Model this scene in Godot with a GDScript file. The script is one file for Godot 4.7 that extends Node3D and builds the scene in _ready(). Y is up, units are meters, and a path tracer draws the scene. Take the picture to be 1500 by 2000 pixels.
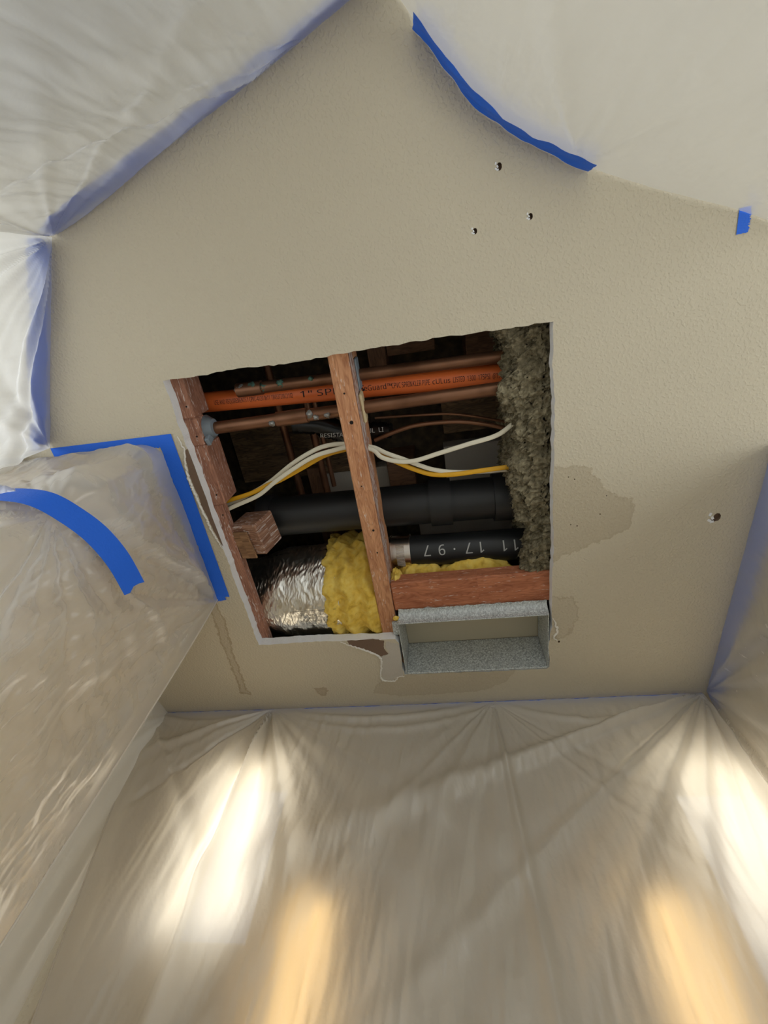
extends Node3D
# Ceiling opened up for a plumbing repair, seen from below inside a tent of plastic masking film.
# Metres; x to the right, y up, the camera looks up and towards -z. Heights below are given from the
# camera's eye (EYE above the floor); P(x, h, f) = right, above the eye, forward.

const EYE := 1.44
const CEIL := 1.0        # ceiling underside above the eye
const BOARD := 0.03     # drywall thickness

func P(x: float, h: float, f: float) -> Vector3:
	return Vector3(x, EYE + h, -f)

# ---------------------------------------------------------------- mesh builder
class MB:
	var v := PackedVector3Array()
	var n := PackedVector3Array()
	var t := PackedVector2Array()
	var ix := PackedInt32Array()
	func vert(p: Vector3, nn: Vector3, uv := Vector2.ZERO) -> int:
		v.append(p); n.append(nn); t.append(uv)
		return v.size() - 1
	func tri(a: int, b: int, c: int) -> void:
		var cr := (v[b] - v[a]).cross(v[c] - v[a])
		if cr.dot(n[a] + n[b] + n[c]) > 0.0:
			ix.append(a); ix.append(c); ix.append(b)
		else:
			ix.append(a); ix.append(b); ix.append(c)
	func quad(a: int, b: int, c: int, d: int) -> void:
		tri(a, b, c); tri(a, c, d)
	func flat(pts: Array, uvs: Array, nn: Vector3) -> void:
		var id := []
		for i in pts.size():
			id.append(vert(pts[i], nn, uvs[i]))
		for i in range(1, pts.size() - 1):
			tri(id[0], id[i], id[i + 1])
	# chamfered box: tr places it, size in metres, grain runs along axis `along`
	func box(tr: Transform3D, size: Vector3, bev := 0.002, along := 0, shift := Vector2.ZERO) -> void:
		var hs := size * 0.5
		var b := minf(bev, minf(hs.x, minf(hs.y, hs.z)) * 0.9)
		var ax := [Vector3.RIGHT, Vector3.UP, Vector3.BACK]
		for k in 3:
			var i := (k + 1) % 3
			var j := (k + 2) % 3
			for s in [-1.0, 1.0]:
				var pts := []
				var uvs := []
				for q in [[-1, -1], [1, -1], [1, 1], [-1, 1]]:
					var p: Vector3 = ax[k] * hs[k] * s + ax[i] * (hs[i] - b) * q[0] + ax[j] * (hs[j] - b) * q[1]
					pts.append(tr * p); uvs.append(grain(p, k, along) + shift)
				flat(pts, uvs, (tr.basis * (ax[k] * s)).normalized())
			# edges parallel to axis k
			for si in [-1.0, 1.0]:
				for sj in [-1.0, 1.0]:
					var pts := []
					var uvs := []
					for e in [[0, -1], [0, 1], [1, 1], [1, -1]]:
						var p: Vector3 = ax[k] * (hs[k] - b) * e[1]
						if e[0] == 0:
							p += ax[i] * hs[i] * si + ax[j] * (hs[j] - b) * sj
						else:
							p += ax[i] * (hs[i] - b) * si + ax[j] * hs[j] * sj
						pts.append(tr * p); uvs.append(grain(p, i, along) + shift)
					flat(pts, uvs, (tr.basis * (ax[i] * si + ax[j] * sj)).normalized())
		for sx in [-1.0, 1.0]:
			for sy in [-1.0, 1.0]:
				for sz in [-1.0, 1.0]:
					var pts := [tr * Vector3(hs.x * sx, (hs.y - b) * sy, (hs.z - b) * sz), tr * Vector3((hs.x - b) * sx, hs.y * sy, (hs.z - b) * sz), tr * Vector3((hs.x - b) * sx, (hs.y - b) * sy, hs.z * sz)]
					flat(pts, [shift, shift, shift], (tr.basis * Vector3(sx, sy, sz)).normalized())
	func grain(p: Vector3, k: int, along: int) -> Vector2:
		if k == along:
			var r := [0, 1, 2]; r.erase(k)
			return Vector2(p[r[0]] * 0.35, p[r[1]])
		var o := 3 - k - along
		return Vector2(p[along], p[o] + 0.13 * k)
	# swept tube; rad is called with (share along, metres along)
	func tube(pts: PackedVector3Array, rad: Callable, seg := 20, caps := true, up := Vector3.UP) -> void:
		var m := pts.size()
		var run := 0.0
		var total := 0.0
		for i in m - 1:
			total += pts[i].distance_to(pts[i + 1])
		var rows := []
		var side := Vector3.ZERO
		for i in m:
			if i > 0:
				run += pts[i].distance_to(pts[i - 1])
			var d := (pts[mini(i + 1, m - 1)] - pts[maxi(i - 1, 0)]).normalized()
			if side == Vector3.ZERO:
				side = d.cross(up).normalized()
				if side.length() < 0.5:
					side = d.cross(Vector3.RIGHT).normalized()
			side = (side - d * side.dot(d)).normalized()
			var w := d.cross(side)
			var r: float = rad.call(run / total, run)
			var row := []
			for k in seg + 1:
				var a := TAU * k / seg
				var nn := side * cos(a) + w * sin(a)
				row.append(vert(pts[i] + nn * r, nn, Vector2(run, a * r)))
			rows.append(row)
			if caps and (i == 0 or i == m - 1):
				var cn := -d if i == 0 else d
				var c := vert(pts[i], cn)
				var first := -1
				var last := -1
				for k in seg + 1:
					var a := TAU * k / seg
					var id := vert(pts[i] + (side * cos(a) + w * sin(a)) * r, cn)
					if last >= 0:
						tri(c, last, id)
					last = id
		for i in m - 1:
			for k in seg:
				quad(rows[i][k], rows[i + 1][k], rows[i + 1][k + 1], rows[i][k + 1])
	# grid of points, row by row, smooth normals; facing gives the outward side
	func grid(p: PackedVector3Array, nu: int, nv: int, facing := Vector3.ZERO, uvs := PackedVector2Array()) -> void:
		var base := v.size()
		for j in nv:
			for i in nu:
				var a := p[j * nu + mini(i + 1, nu - 1)] - p[j * nu + maxi(i - 1, 0)]
				var b := p[mini(j + 1, nv - 1) * nu + i] - p[maxi(j - 1, 0) * nu + i]
				var nn := a.cross(b).normalized()
				if facing != Vector3.ZERO and nn.dot(facing) < 0.0:
					nn = -nn
				vert(p[j * nu + i], nn, uvs[j * nu + i] if uvs.size() else Vector2(float(i) / nu, float(j) / nv))
		for j in nv - 1:
			for i in nu - 1:
				var q := base + j * nu + i
				quad(q, q + 1, q + nu + 1, q + nu)
	func mesh(origin := Vector3.ZERO) -> ArrayMesh:
		var vv := PackedVector3Array()
		vv.resize(v.size())
		for i in v.size():
			vv[i] = v[i] - origin
		var arr := []
		arr.resize(Mesh.ARRAY_MAX)
		arr[Mesh.ARRAY_VERTEX] = vv
		arr[Mesh.ARRAY_NORMAL] = n
		arr[Mesh.ARRAY_TEX_UV] = t
		arr[Mesh.ARRAY_INDEX] = ix
		var m := ArrayMesh.new()
		m.add_surface_from_arrays(Mesh.PRIMITIVE_TRIANGLES, arr)
		return m

# ---------------------------------------------------------------- nodes
var taken := {}

func numbered(called: String) -> String:
	if not taken.has(called):
		taken[called] = 0
		return called
	taken[called] += 1
	return "%s_%03d" % [called, taken[called]]

func tag(o: Node, label: String, category: String, group := "", kind := "") -> void:
	if label: o.set_meta("label", label)
	if category: o.set_meta("category", category)
	if group: o.set_meta("group", group)
	if kind: o.set_meta("kind", kind)

func thing(called: String, label: String, category: String, at: Vector3, group := "") -> Node3D:
	var o := Node3D.new()
	o.name = numbered(called)
	add_child(o)
	o.position = at
	tag(o, label, category, group)
	return o

# a mesh built in room coordinates becomes a part of `parent` (or a thing of its own at `at`)
func part(called: String, mb: MB, m: Material, parent: Node3D) -> MeshInstance3D:
	var o := MeshInstance3D.new()
	o.name = called
	var at := Vector3.ZERO
	var q: Node = parent
	while q != null and q != self:
		if q is Node3D:
			at += (q as Node3D).position
		q = q.get_parent()
	o.mesh = mb.mesh(at)
	o.material_override = m
	parent.add_child(o, true)
	return o

func single(called: String, mb: MB, m: Material, at: Vector3, label: String, category: String, group := "", kind := "") -> MeshInstance3D:
	var o := MeshInstance3D.new()
	o.name = numbered(called)
	o.mesh = mb.mesh(at)
	o.material_override = m
	o.position = at
	add_child(o)
	tag(o, label, category, group, kind)
	return o

func box_at(a: Vector3, b: Vector3, bev := 0.002, along := 0, shift := Vector2.ZERO) -> MB:
	var mb := MB.new()
	mb.box(Transform3D(Basis(), (a + b) * 0.5), (b - a).abs(), bev, along, shift)
	return mb

func straight(a: Vector3, b: Vector3, k := 2) -> PackedVector3Array:
	var p := PackedVector3Array()
	for i in k:
		p.append(a.lerp(b, float(i) / (k - 1)))
	return p

func curve(list: Array, step := 0.01) -> PackedVector3Array:
	var c := Curve3D.new()
	c.bake_interval = step
	for i in list.size():
		var a: Vector3 = list[maxi(i - 1, 0)]
		var b: Vector3 = list[mini(i + 1, list.size() - 1)]
		var tan := (b - a) / 6.0
		c.add_point(list[i], -tan, tan)
	return c.get_baked_points()

# ---------------------------------------------------------------- noise and materials
func noise(sd: int, freq: float, oct := 3, type := FastNoiseLite.TYPE_SIMPLEX_SMOOTH) -> FastNoiseLite:
	var f := FastNoiseLite.new()
	f.seed = sd
	f.noise_type = type
	f.frequency = freq
	f.fractal_octaves = oct
	return f

func noise_tex(sd: int, freq: float, size := 512, oct := 4, ramp: Gradient = null, type := FastNoiseLite.TYPE_SIMPLEX_SMOOTH) -> NoiseTexture2D:
	var t := NoiseTexture2D.new()
	t.width = size
	t.height = size
	t.seamless = true
	t.seamless_blend_skirt = 0.2
	t.noise = noise(sd, freq, oct, type)
	if ramp: t.color_ramp = ramp
	return t

func ramp(pts: Array) -> Gradient:
	var g := Gradient.new()
	var offs := PackedFloat32Array()
	var cols := PackedColorArray()
	for p in pts:
		offs.append(p[0]); cols.append(p[1])
	g.offsets = offs
	g.colors = cols
	return g

func mat(c: Color, rough := 0.8, metal := 0.0) -> StandardMaterial3D:
	var m := StandardMaterial3D.new()
	m.albedo_color = c
	m.roughness = rough
	m.metallic = metal
	return m

func tri_map(m: StandardMaterial3D, metres: float) -> void:
	m.uv1_triplanar = true
	m.uv1_world_triplanar = true
	m.uv1_scale = Vector3.ONE / metres

func bump(m: StandardMaterial3D, t: Texture2D, cm: float) -> void:
	m.heightmap_enabled = true
	m.heightmap_texture = t
	m.heightmap_scale = cm

# sawn wood: long grain lines, knots, darker pores; splash adds smears of dried white paint or compound
func wood_tex(sd: int, dark: Color, light: Color, splash := 0.0) -> ImageTexture:
	var w := 512
	var h := 256
	var im := Image.create(w, h, false, Image.FORMAT_RGB8)
	var a := noise(sd, 1.0, 3)
	var b := noise(sd + 1, 1.0, 2)
	var c := noise(sd + 2, 1.0, 4)
	for y in h:
		for x in w:
			var u := float(x) / w
			var vv := float(y) / h
			var warp := a.get_noise_2d(u * 3.0, vv * 5.0) * 0.5
			var ring := absf(sin((vv * 22.0 + warp * 7.0) * PI))
			var pore := b.get_noise_2d(u * 14.0, vv * 260.0)
			var blot := c.get_noise_2d(u * 4.0, vv * 9.0)
			var q := clampf(0.2 + 0.5 * pow(ring, 0.5) + 0.4 * pore + 0.4 * blot, -0.25, 1.0)
			var col := dark.lerp(light, q)
			if splash > 0.0:
				var s := c.get_noise_2d(u * 7.0 + 40.0, vv * 26.0) + 0.7 * b.get_noise_2d(u * 30.0, vv * 110.0 + 7.0)
				if s > 0.62 - splash:
					col = col.lerp(Color(0.88, 0.86, 0.85), clampf((s - 0.62 + splash) * 3.0, 0.0, 0.85))
			im.set_pixel(x, y, col)
	return ImageTexture.create_from_image(im)

func wood(sd: int, dark: Color, light: Color, splash := 0.0) -> StandardMaterial3D:
	var m := mat(Color.WHITE, 0.75)
	var t := wood_tex(sd, dark, light, splash)
	m.albedo_texture = t
	m.uv1_scale = Vector3(1.6, 4.0, 1)
	bump(m, t, 0.05)
	return m

var M := {}
var rng := RandomNumberGenerator.new()

func film_material(alpha: float, rough: float) -> StandardMaterial3D:
	var m := mat(Color(0.9, 0.9, 0.89, alpha), rough)
	m.transparency = BaseMaterial3D.TRANSPARENCY_ALPHA
	m.cull_mode = BaseMaterial3D.CULL_DISABLED
	m.metallic_specular = 0.6
	m.backlight_enabled = true
	m.backlight = Color(0.97, 0.97, 0.97)
	m.clearcoat_enabled = true
	m.clearcoat = 0.8
	m.clearcoat_roughness = 0.14
	bump(m, M.crinkle, 0.2)
	tri_map(m, 0.5)
	return m

# thin milky film that blurs what lies behind it, more with distance
func soft_film(milk: float, rough: float) -> StandardMaterial3D:
	var m := film_material(milk, rough)
	m.transparency = BaseMaterial3D.TRANSPARENCY_DISABLED
	m.refraction_enabled = true
	m.refraction_scale = 0.03
	return m

func materials() -> void:
	M.crinkle = noise_tex(11, 0.012, 512, 4, null, FastNoiseLite.TYPE_SIMPLEX_SMOOTH)
	M.crinkle.noise.fractal_type = FastNoiseLite.FRACTAL_RIDGED
	M.film = film_material(0.93, 0.34)
	M.film.backlight = Color(0.88, 0.87, 0.84)
	M.film.albedo_color = Color(0.92, 0.895, 0.85, 0.93)
	M.film_back = film_material(0.62, 0.34)
	M.film_thin = film_material(0.6, 0.3)
	M.film_soft = soft_film(0.4, 0.55)
	M.film_wall = soft_film(0.45, 0.55)
	M.film_wall.backlight = Color(0.8, 0.8, 0.8)
	M.film_right = soft_film(0.36, 0.5)
	M.film_clear = soft_film(0.42, 0.4)
	M.film_clear.heightmap_scale = 0.06
	# ceiling: painted orange-peel texture, water stains printed over it
	var peel := noise_tex(5, 0.045, 512, 2, ramp([[0.0, Color.BLACK], [0.5, Color(0.12, 0.12, 0.12)], [0.68, Color(0.8, 0.8, 0.8)], [1.0, Color.WHITE]]))
	M.ceiling = mat(Color(0.80, 0.758, 0.665), 0.72)
	bump(M.ceiling, peel, 0.07)
	tri_map(M.ceiling, 0.22)
	M.ceiling.detail_enabled = true
	M.ceiling.detail_albedo = stain_tex()
	M.ceiling.detail_uv_layer = BaseMaterial3D.DETAIL_UV_2
	M.ceiling.uv2_triplanar = true
	M.ceiling.uv2_world_triplanar = true
	M.ceiling.uv2_scale = Vector3.ONE / 2.0
	M.ceiling.uv2_offset = Vector3(0.6, 0.0, 0.65)    # texture square: x -1.2 .. 0.8, forward 1.3 .. -0.7
	M.wall = mat(Color(0.76, 0.71, 0.61), 0.8)
	bump(M.wall, peel, 0.08)
	tri_map(M.wall, 0.32)
	M.wall_white = mat(Color(0.82, 0.82, 0.81), 0.85)
	M.gypsum = mat(Color(0.95, 0.95, 0.95), 0.95)
	bump(M.gypsum, noise_tex(6, 0.08, 256, 3), 0.1)
	tri_map(M.gypsum, 0.12)
	M.paper_brown = mat(Color(0.47, 0.38, 0.31), 0.95)
	bump(M.paper_brown, noise_tex(7, 0.05, 256, 3), 0.05)
	tri_map(M.paper_brown, 0.1)
	M.paper_grey = mat(Color(0.77, 0.74, 0.69), 0.95)
	bump(M.paper_grey, noise_tex(8, 0.05, 256, 3), 0.06)
	tri_map(M.paper_grey, 0.1)
	M.paper_cream = mat(Color(0.93, 0.91, 0.87), 0.9)
	M.joist = wood(21, Color(0.64, 0.42, 0.28), Color(0.85, 0.63, 0.46), 0.08)
	M.joist_smeared = wood(23, Color(0.5, 0.32, 0.24), Color(0.7, 0.48, 0.37), 0.75)
	M.chord = wood(25, Color(0.48, 0.31, 0.24), Color(0.7, 0.5, 0.4), 0.2)
	M.header = wood(27, Color(0.56, 0.32, 0.21), Color(0.78, 0.5, 0.35), 0.06)
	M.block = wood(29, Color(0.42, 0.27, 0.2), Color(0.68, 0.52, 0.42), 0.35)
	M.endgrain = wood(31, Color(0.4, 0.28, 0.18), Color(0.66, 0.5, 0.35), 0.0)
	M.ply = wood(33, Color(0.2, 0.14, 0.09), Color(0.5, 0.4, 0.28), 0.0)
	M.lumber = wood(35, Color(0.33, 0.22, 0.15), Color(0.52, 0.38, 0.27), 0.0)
	M.sheath = mat(Color(0.36, 0.3, 0.23), 0.9)
	M.sheath.albedo_texture = noise_tex(37, 0.03, 256, 4, ramp([[0.0, Color(0.6, 0.6, 0.6)], [1.0, Color.WHITE]]))
	tri_map(M.sheath, 0.3)
	M.orange = mat(Color(0.84, 0.41, 0.19), 0.42)
	M.ink = mat(Color(0.1, 0.06, 0.05), 0.7)
	M.ink_white = mat(Color(0.72, 0.72, 0.7), 0.7)
	M.copper = mat(Color(0.56, 0.4, 0.3), 0.42, 0.7)
	M.copper.albedo_texture = noise_tex(41, 0.015, 256, 3, ramp([[0.0, Color(0.7, 0.66, 0.62)], [0.6, Color(0.95, 0.95, 0.95)], [1.0, Color.WHITE]]))
	tri_map(M.copper, 0.5)
	M.verdigris = mat(Color(0.36, 0.5, 0.44), 0.95)
	M.solder = mat(Color(0.7, 0.7, 0.68), 0.4, 0.6)
	M.abs = mat(Color(0.12, 0.122, 0.124), 0.45)
	M.black_wrap = mat(Color(0.06, 0.06, 0.06), 0.3)
	M.white_cable = mat(Color(0.86, 0.83, 0.74), 0.5)
	M.yellow_cable = mat(Color(0.86, 0.64, 0.1), 0.5)
	M.steel = mat(Color(0.82, 0.78, 0.74), 0.25, 1.0)
	M.grey_plastic = mat(Color(0.5, 0.54, 0.57), 0.6)
	M.white_plastic = mat(Color(0.82, 0.74, 0.58), 0.5)
	M.galv_reflection = mat(Color(0.78, 0.74, 0.64), 0.45, 0.2)  # beige of the mirrored room put into the metal's colour
	M.galv = mat(Color(0.93, 0.94, 0.93), 0.5, 0.2)
	M.galv.albedo_texture = noise_tex(43, 0.12, 512, 2, ramp([[0.0, Color(0.56, 0.57, 0.58)], [0.45, Color(0.78, 0.79, 0.79)], [0.7, Color(0.92, 0.93, 0.93)], [1.0, Color.WHITE]]), FastNoiseLite.TYPE_VALUE)
	bump(M.galv, M.galv.albedo_texture, 0.03)
	tri_map(M.galv, 0.16)
	M.foil = mat(Color(0.94, 0.93, 0.9), 0.3, 1.0)
	M.yellow_wool = mat(Color.WHITE, 1.0)
	M.yellow_wool.albedo_texture = noise_tex(45, 0.02, 256, 5, ramp([[0.0, Color(0.72, 0.56, 0.18)], [0.4, Color(0.92, 0.77, 0.32)], [1.0, Color(0.97, 0.88, 0.52)]]))
	bump(M.yellow_wool, M.yellow_wool.albedo_texture, 0.07)
	tri_map(M.yellow_wool, 0.16)
	M.rockwool = mat(Color.WHITE, 1.0)
	M.rockwool.albedo_texture = noise_tex(47, 0.03, 256, 5, ramp([[0.0, Color(0.27, 0.24, 0.17)], [0.5, Color(0.5, 0.46, 0.36)], [1.0, Color(0.72, 0.68, 0.56)]]))
	bump(M.rockwool, M.rockwool.albedo_texture, 0.8)
	tri_map(M.rockwool, 0.12)
	M.rock_fibre = mat(Color(0.6, 0.56, 0.45), 1.0)
	M.yellow_fibre = mat(Color(0.88, 0.74, 0.28), 1.0)
	M.tape = mat(Color(0.13, 0.43, 0.92), 0.62)
	M.tape.backlight_enabled = true
	M.tape.backlight = Color(0.03, 0.09, 0.3)
	bump(M.tape, noise_tex(49, 0.05, 256, 2), 0.03)
	tri_map(M.tape, 0.08)
	M.maple = wood(51, Color(0.84, 0.72, 0.54), Color(0.93, 0.84, 0.68), 0.0)
	M.gap_shade = mat(Color(0.2, 0.16, 0.12), 0.9)  # shade of the gap above the cabinet crown, as a colour
	M.white_paint = mat(Color(0.86, 0.86, 0.84), 0.5)
	M.floor = mat(Color(0.86, 0.84, 0.8), 0.8)
	M.pane = mat(Color(1, 1, 1, 0.05), 0.02)
	M.pane.transparency = BaseMaterial3D.TRANSPARENCY_ALPHA
	M.nail = mat(Color(0.12, 0.1, 0.09), 0.6, 0.4)

# water marks on the painted ceiling: each a closed outline with a ragged, slightly darker rim
func stain_tex() -> ImageTexture:
	var size := 1024
	var im := Image.create(size, size, false, Image.FORMAT_RGBA8)
	im.fill(Color(0.55, 0.45, 0.3, 0.0))
	var marks := [
		[[[0.24, 0.415], [0.325, 0.435], [0.373, 0.5], [0.433, 0.535], [0.43, 0.6], [0.37, 0.632], [0.31, 0.656], [0.24, 0.685]], Color(0.6, 0.53, 0.41), 0.4, 0.5],
		[[[0.24, 0.795], [0.3, 0.8], [0.318, 0.84], [0.312, 0.89], [0.29, 0.94], [0.24, 0.95]], Color(0.6, 0.53, 0.42), 0.2, 0.45],
		[[[-0.735, 0.72], [-0.728, 0.76], [-0.737, 0.876], [-0.738, 0.983], [-0.739, 1.085], [-0.742, 1.108], [-0.708, 1.118], [-0.703, 1.106], [-0.716, 1.09], [-0.712, 1.06], [-0.71, 0.941], [-0.695, 0.818], [-0.7, 0.757], [-0.7, 0.72]], Color(0.56, 0.45, 0.28), 0.3, 0.6],
		[[[-0.49, 1.096], [-0.45, 1.1], [-0.44, 1.114], [-0.455, 1.136], [-0.475, 1.13]], Color(0.55, 0.42, 0.27), 0.45, 0.55],
		[[[-0.2, 1.055], [0.15, 1.055], [0.12, 1.1], [0.05, 1.14], [-0.2, 1.15], [-0.3, 1.13], [-0.28, 1.09]], Color(0.62, 0.53, 0.39), 0.3, 0.35],
	]
	var nz := noise(61, 1.0, 4)
	for mk in marks:
		var poly := PackedVector2Array()
		var lo := Vector2(9, 9)
		var hi := Vector2(-9, -9)
		for q in mk[0]:
			var p := Vector2(q[0], -q[1])
			poly.append(p)
			lo = lo.min(p); hi = hi.max(p)
		for yy in range(int((lo.y - 0.02) * 512.0 + 665.6), int((hi.y + 0.02) * 512.0 + 665.6)):
			for xx in range(int((lo.x - 0.02) * 512.0 + 614.4), int((hi.x + 0.02) * 512.0 + 614.4)):
				var at := Vector2((xx - 614.4) / 512.0, (yy - 665.6) / 512.0)
				var wob := at + Vector2(nz.get_noise_2d(at.x * 35.0, at.y * 35.0), nz.get_noise_2d(at.x * 35.0 + 50.0, at.y * 35.0)) * (0.012 if mk[0][0][0] > 0.0 else 0.006)
				if not Geometry2D.is_point_in_polygon(wob, poly):
					continue
				var d := 9.0
				for i in poly.size():
					d = minf(d, wob.distance_to(Geometry2D.get_closest_point_to_segment(wob, poly[i], poly[(i + 1) % poly.size()])))
				var grain := 0.85 + 0.3 * nz.get_noise_2d(at.x * 120.0, at.y * 120.0)
				var a: float = mk[2] * grain
				if d < 0.006:
					a = mk[3] * grain
				var c: Color = mk[1]
				im.set_pixel(clampi(xx, 0, size - 1), clampi(yy, 0, size - 1), Color(c.r, c.g, c.b, clampf(a, 0.0, 1.0)))
	return ImageTexture.create_from_image(im)

# ---------------------------------------------------------------- camera, sky, light
func view_and_light() -> void:
	var cam := Camera3D.new()
	cam.name = "camera"
	var right := Vector3(0.984586, 0.085803, -0.152409)
	var down := Vector3(-0.097604, -0.453540, -0.885875)
	var ahead := Vector3(-0.145134, 0.887096, -0.438175)
	cam.transform = Transform3D(Basis(right, -down, -ahead), P(0, 0, 0))
	cam.fov = rad_to_deg(2.0 * atan(1000.0 / 874.0))
	cam.near = 0.02
	cam.far = 200.0
	cam.current = true
	add_child(cam)

	var env := Environment.new()
	env.background_mode = Environment.BG_SKY
	var sky := Sky.new()
	var sm := ProceduralSkyMaterial.new()
	sm.sky_top_color = Color(0.62, 0.72, 0.86)
	sm.sky_horizon_color = Color(0.86, 0.88, 0.9)
	sm.ground_bottom_color = Color(0.45, 0.42, 0.38)
	sm.ground_horizon_color = Color(0.7, 0.69, 0.66)
	sm.sky_energy_multiplier = 1.0
	sm.ground_energy_multiplier = 1.0
	sky.sky_material = sm
	env.sky = sky
	env.tonemap_mode = Environment.TONE_MAPPER_LINEAR
	env.tonemap_exposure = 1.65
	env.sdfgi_enabled = true
	env.ssao_enabled = true
	env.ssil_enabled = true
	var we := WorldEnvironment.new()
	we.name = "environment"
	we.environment = env
	add_child(we)

	# daylight at each window opening, plus glow at two added far-wall ones: [centre, facing, width, height, energy]
	var day := Color(0.96, 0.985, 1.0)
	var far_glow := Color(1.0, 0.95, 0.86)  # tint of the two added far-wall lights
	for w in [
		[P(-1.9, -0.05, -0.35), Vector3(1, 0, 0), 1.1, 1.4, 1.3, day],
		[P(0.4, -0.4, -2.25), Vector3(0, 0, -1), 1.8, 1.5, 1.3, day],
		[P(1.6, -0.3, 0.05), Vector3(-1, 0, 0), 1.1, 1.4, 1.0, day],
		[P(-0.63, 0.6, 1.2), Vector3(0, 0, 1), 0.2, 0.38, 0.05, far_glow],  # added light for the left white patch on the far film
		[P(0.57, 0.58, 1.2), Vector3(0, 0, 1), 0.18, 0.38, 0.045, far_glow],  # added light for the right white patch on the far film
	]:
		var a := AreaLight3D.new()
		a.name = "window_or_added_light"
		a.area_size = Vector2(w[2], w[3])
		a.light_energy = w[4]
		a.light_color = w[5]
		a.shadow_enabled = true
		a.set("area_range", 12.0)
		add_child(a, true)
		a.look_at_from_position(w[0], w[0] + w[1], Vector3.UP)

# ---------------------------------------------------------------- room shell
# a wall slab lying in a plane, with rectangular openings; axis 0: wall across x, axis 2: wall across z
func wall_slab(called: String, axis: int, at: float, thick: float, a0: float, a1: float, h0: float, h1: float, holes: Array) -> Node3D:
	var mb := MB.new()
	var us := [a0, a1]
	var hs := [h0, h1]
	for q in holes:
		us.append_array([q[0], q[1]]); hs.append_array([q[2], q[3]])
	us.sort(); hs.sort()
	for i in us.size() - 1:
		for j in hs.size() - 1:
			if us[i + 1] - us[i] < 1e-5 or hs[j + 1] - hs[j] < 1e-5:
				continue
			var mu: float = (us[i] + us[i + 1]) / 2.0
			var mh: float = (hs[j] + hs[j + 1]) / 2.0
			var open := false
			for q in holes:
				if mu > q[0] and mu < q[1] and mh > q[2] and mh < q[3]:
					open = true
			if open:
				continue
			var lo: Vector3
			var hi: Vector3
			if axis == 0:
				lo = P(at, hs[j], us[i]); hi = P(at + thick, hs[j + 1], us[i + 1])
			else:
				lo = P(us[i], hs[j], at); hi = P(us[i + 1], hs[j + 1], at + thick)
			mb.box(Transform3D(Basis(), (lo + hi) * 0.5), (hi - lo).abs(), 0.0)
	var o := single(called, mb, M.wall if called in ["wall_far", "wall_alcove_left", "wall_alcove_right"] else M.wall_white, P(0, -EYE, 0), "", "", "", "structure")
	return o

func window(n: int, axis: int, at: float, a0: float, a1: float, h0: float, h1: float, bars: int) -> void:
	var o := Node3D.new()
	o.name = "window_%d" % n
	add_child(o)
	var mid := (a0 + a1) / 2.0
	o.position = P(at, h0, mid) if axis == 0 else P(mid, h0, at)
	o.set_meta("kind", "structure")
	var put := func(u0: float, u1: float, k0: float, k1: float, d: float) -> MB:
		if axis == 0:
			return box_at(P(at - d, k0, u0), P(at + d, k1, u1), 0.004)
		return box_at(P(u0, k0, at - d), P(u1, k1, at + d), 0.004)
	var fr := 0.035 if a1 - a0 > 0.5 else 0.015
	part("window_frame", put.call(a0, a0 + fr, h0, h1, 0.03), M.white_paint, o)
	part("window_frame", put.call(a1 - fr, a1, h0, h1, 0.03), M.white_paint, o)
	part("window_frame", put.call(a0 + fr, a1 - fr, h0, h0 + fr, 0.03), M.white_paint, o)
	part("window_frame", put.call(a0 + fr, a1 - fr, h1 - fr, h1, 0.03), M.white_paint, o)
	for k in bars:
		var u := lerpf(a0, a1, float(k + 1) / (bars + 1))
		part("glazing_bar", put.call(u - 0.02, u + 0.02, h0 + fr, h1 - fr, 0.025), M.white_paint, o)
	var lo := a0 + fr
	for k in bars + 1:
		var hi := a1 - fr if k == bars else lerpf(a0, a1, float(k + 1) / (bars + 1)) - 0.02
		part("pane", put.call(lo, hi, h0 + fr, h1 - fr, 0.003), M.pane, o)
		lo = hi + 0.04

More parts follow.
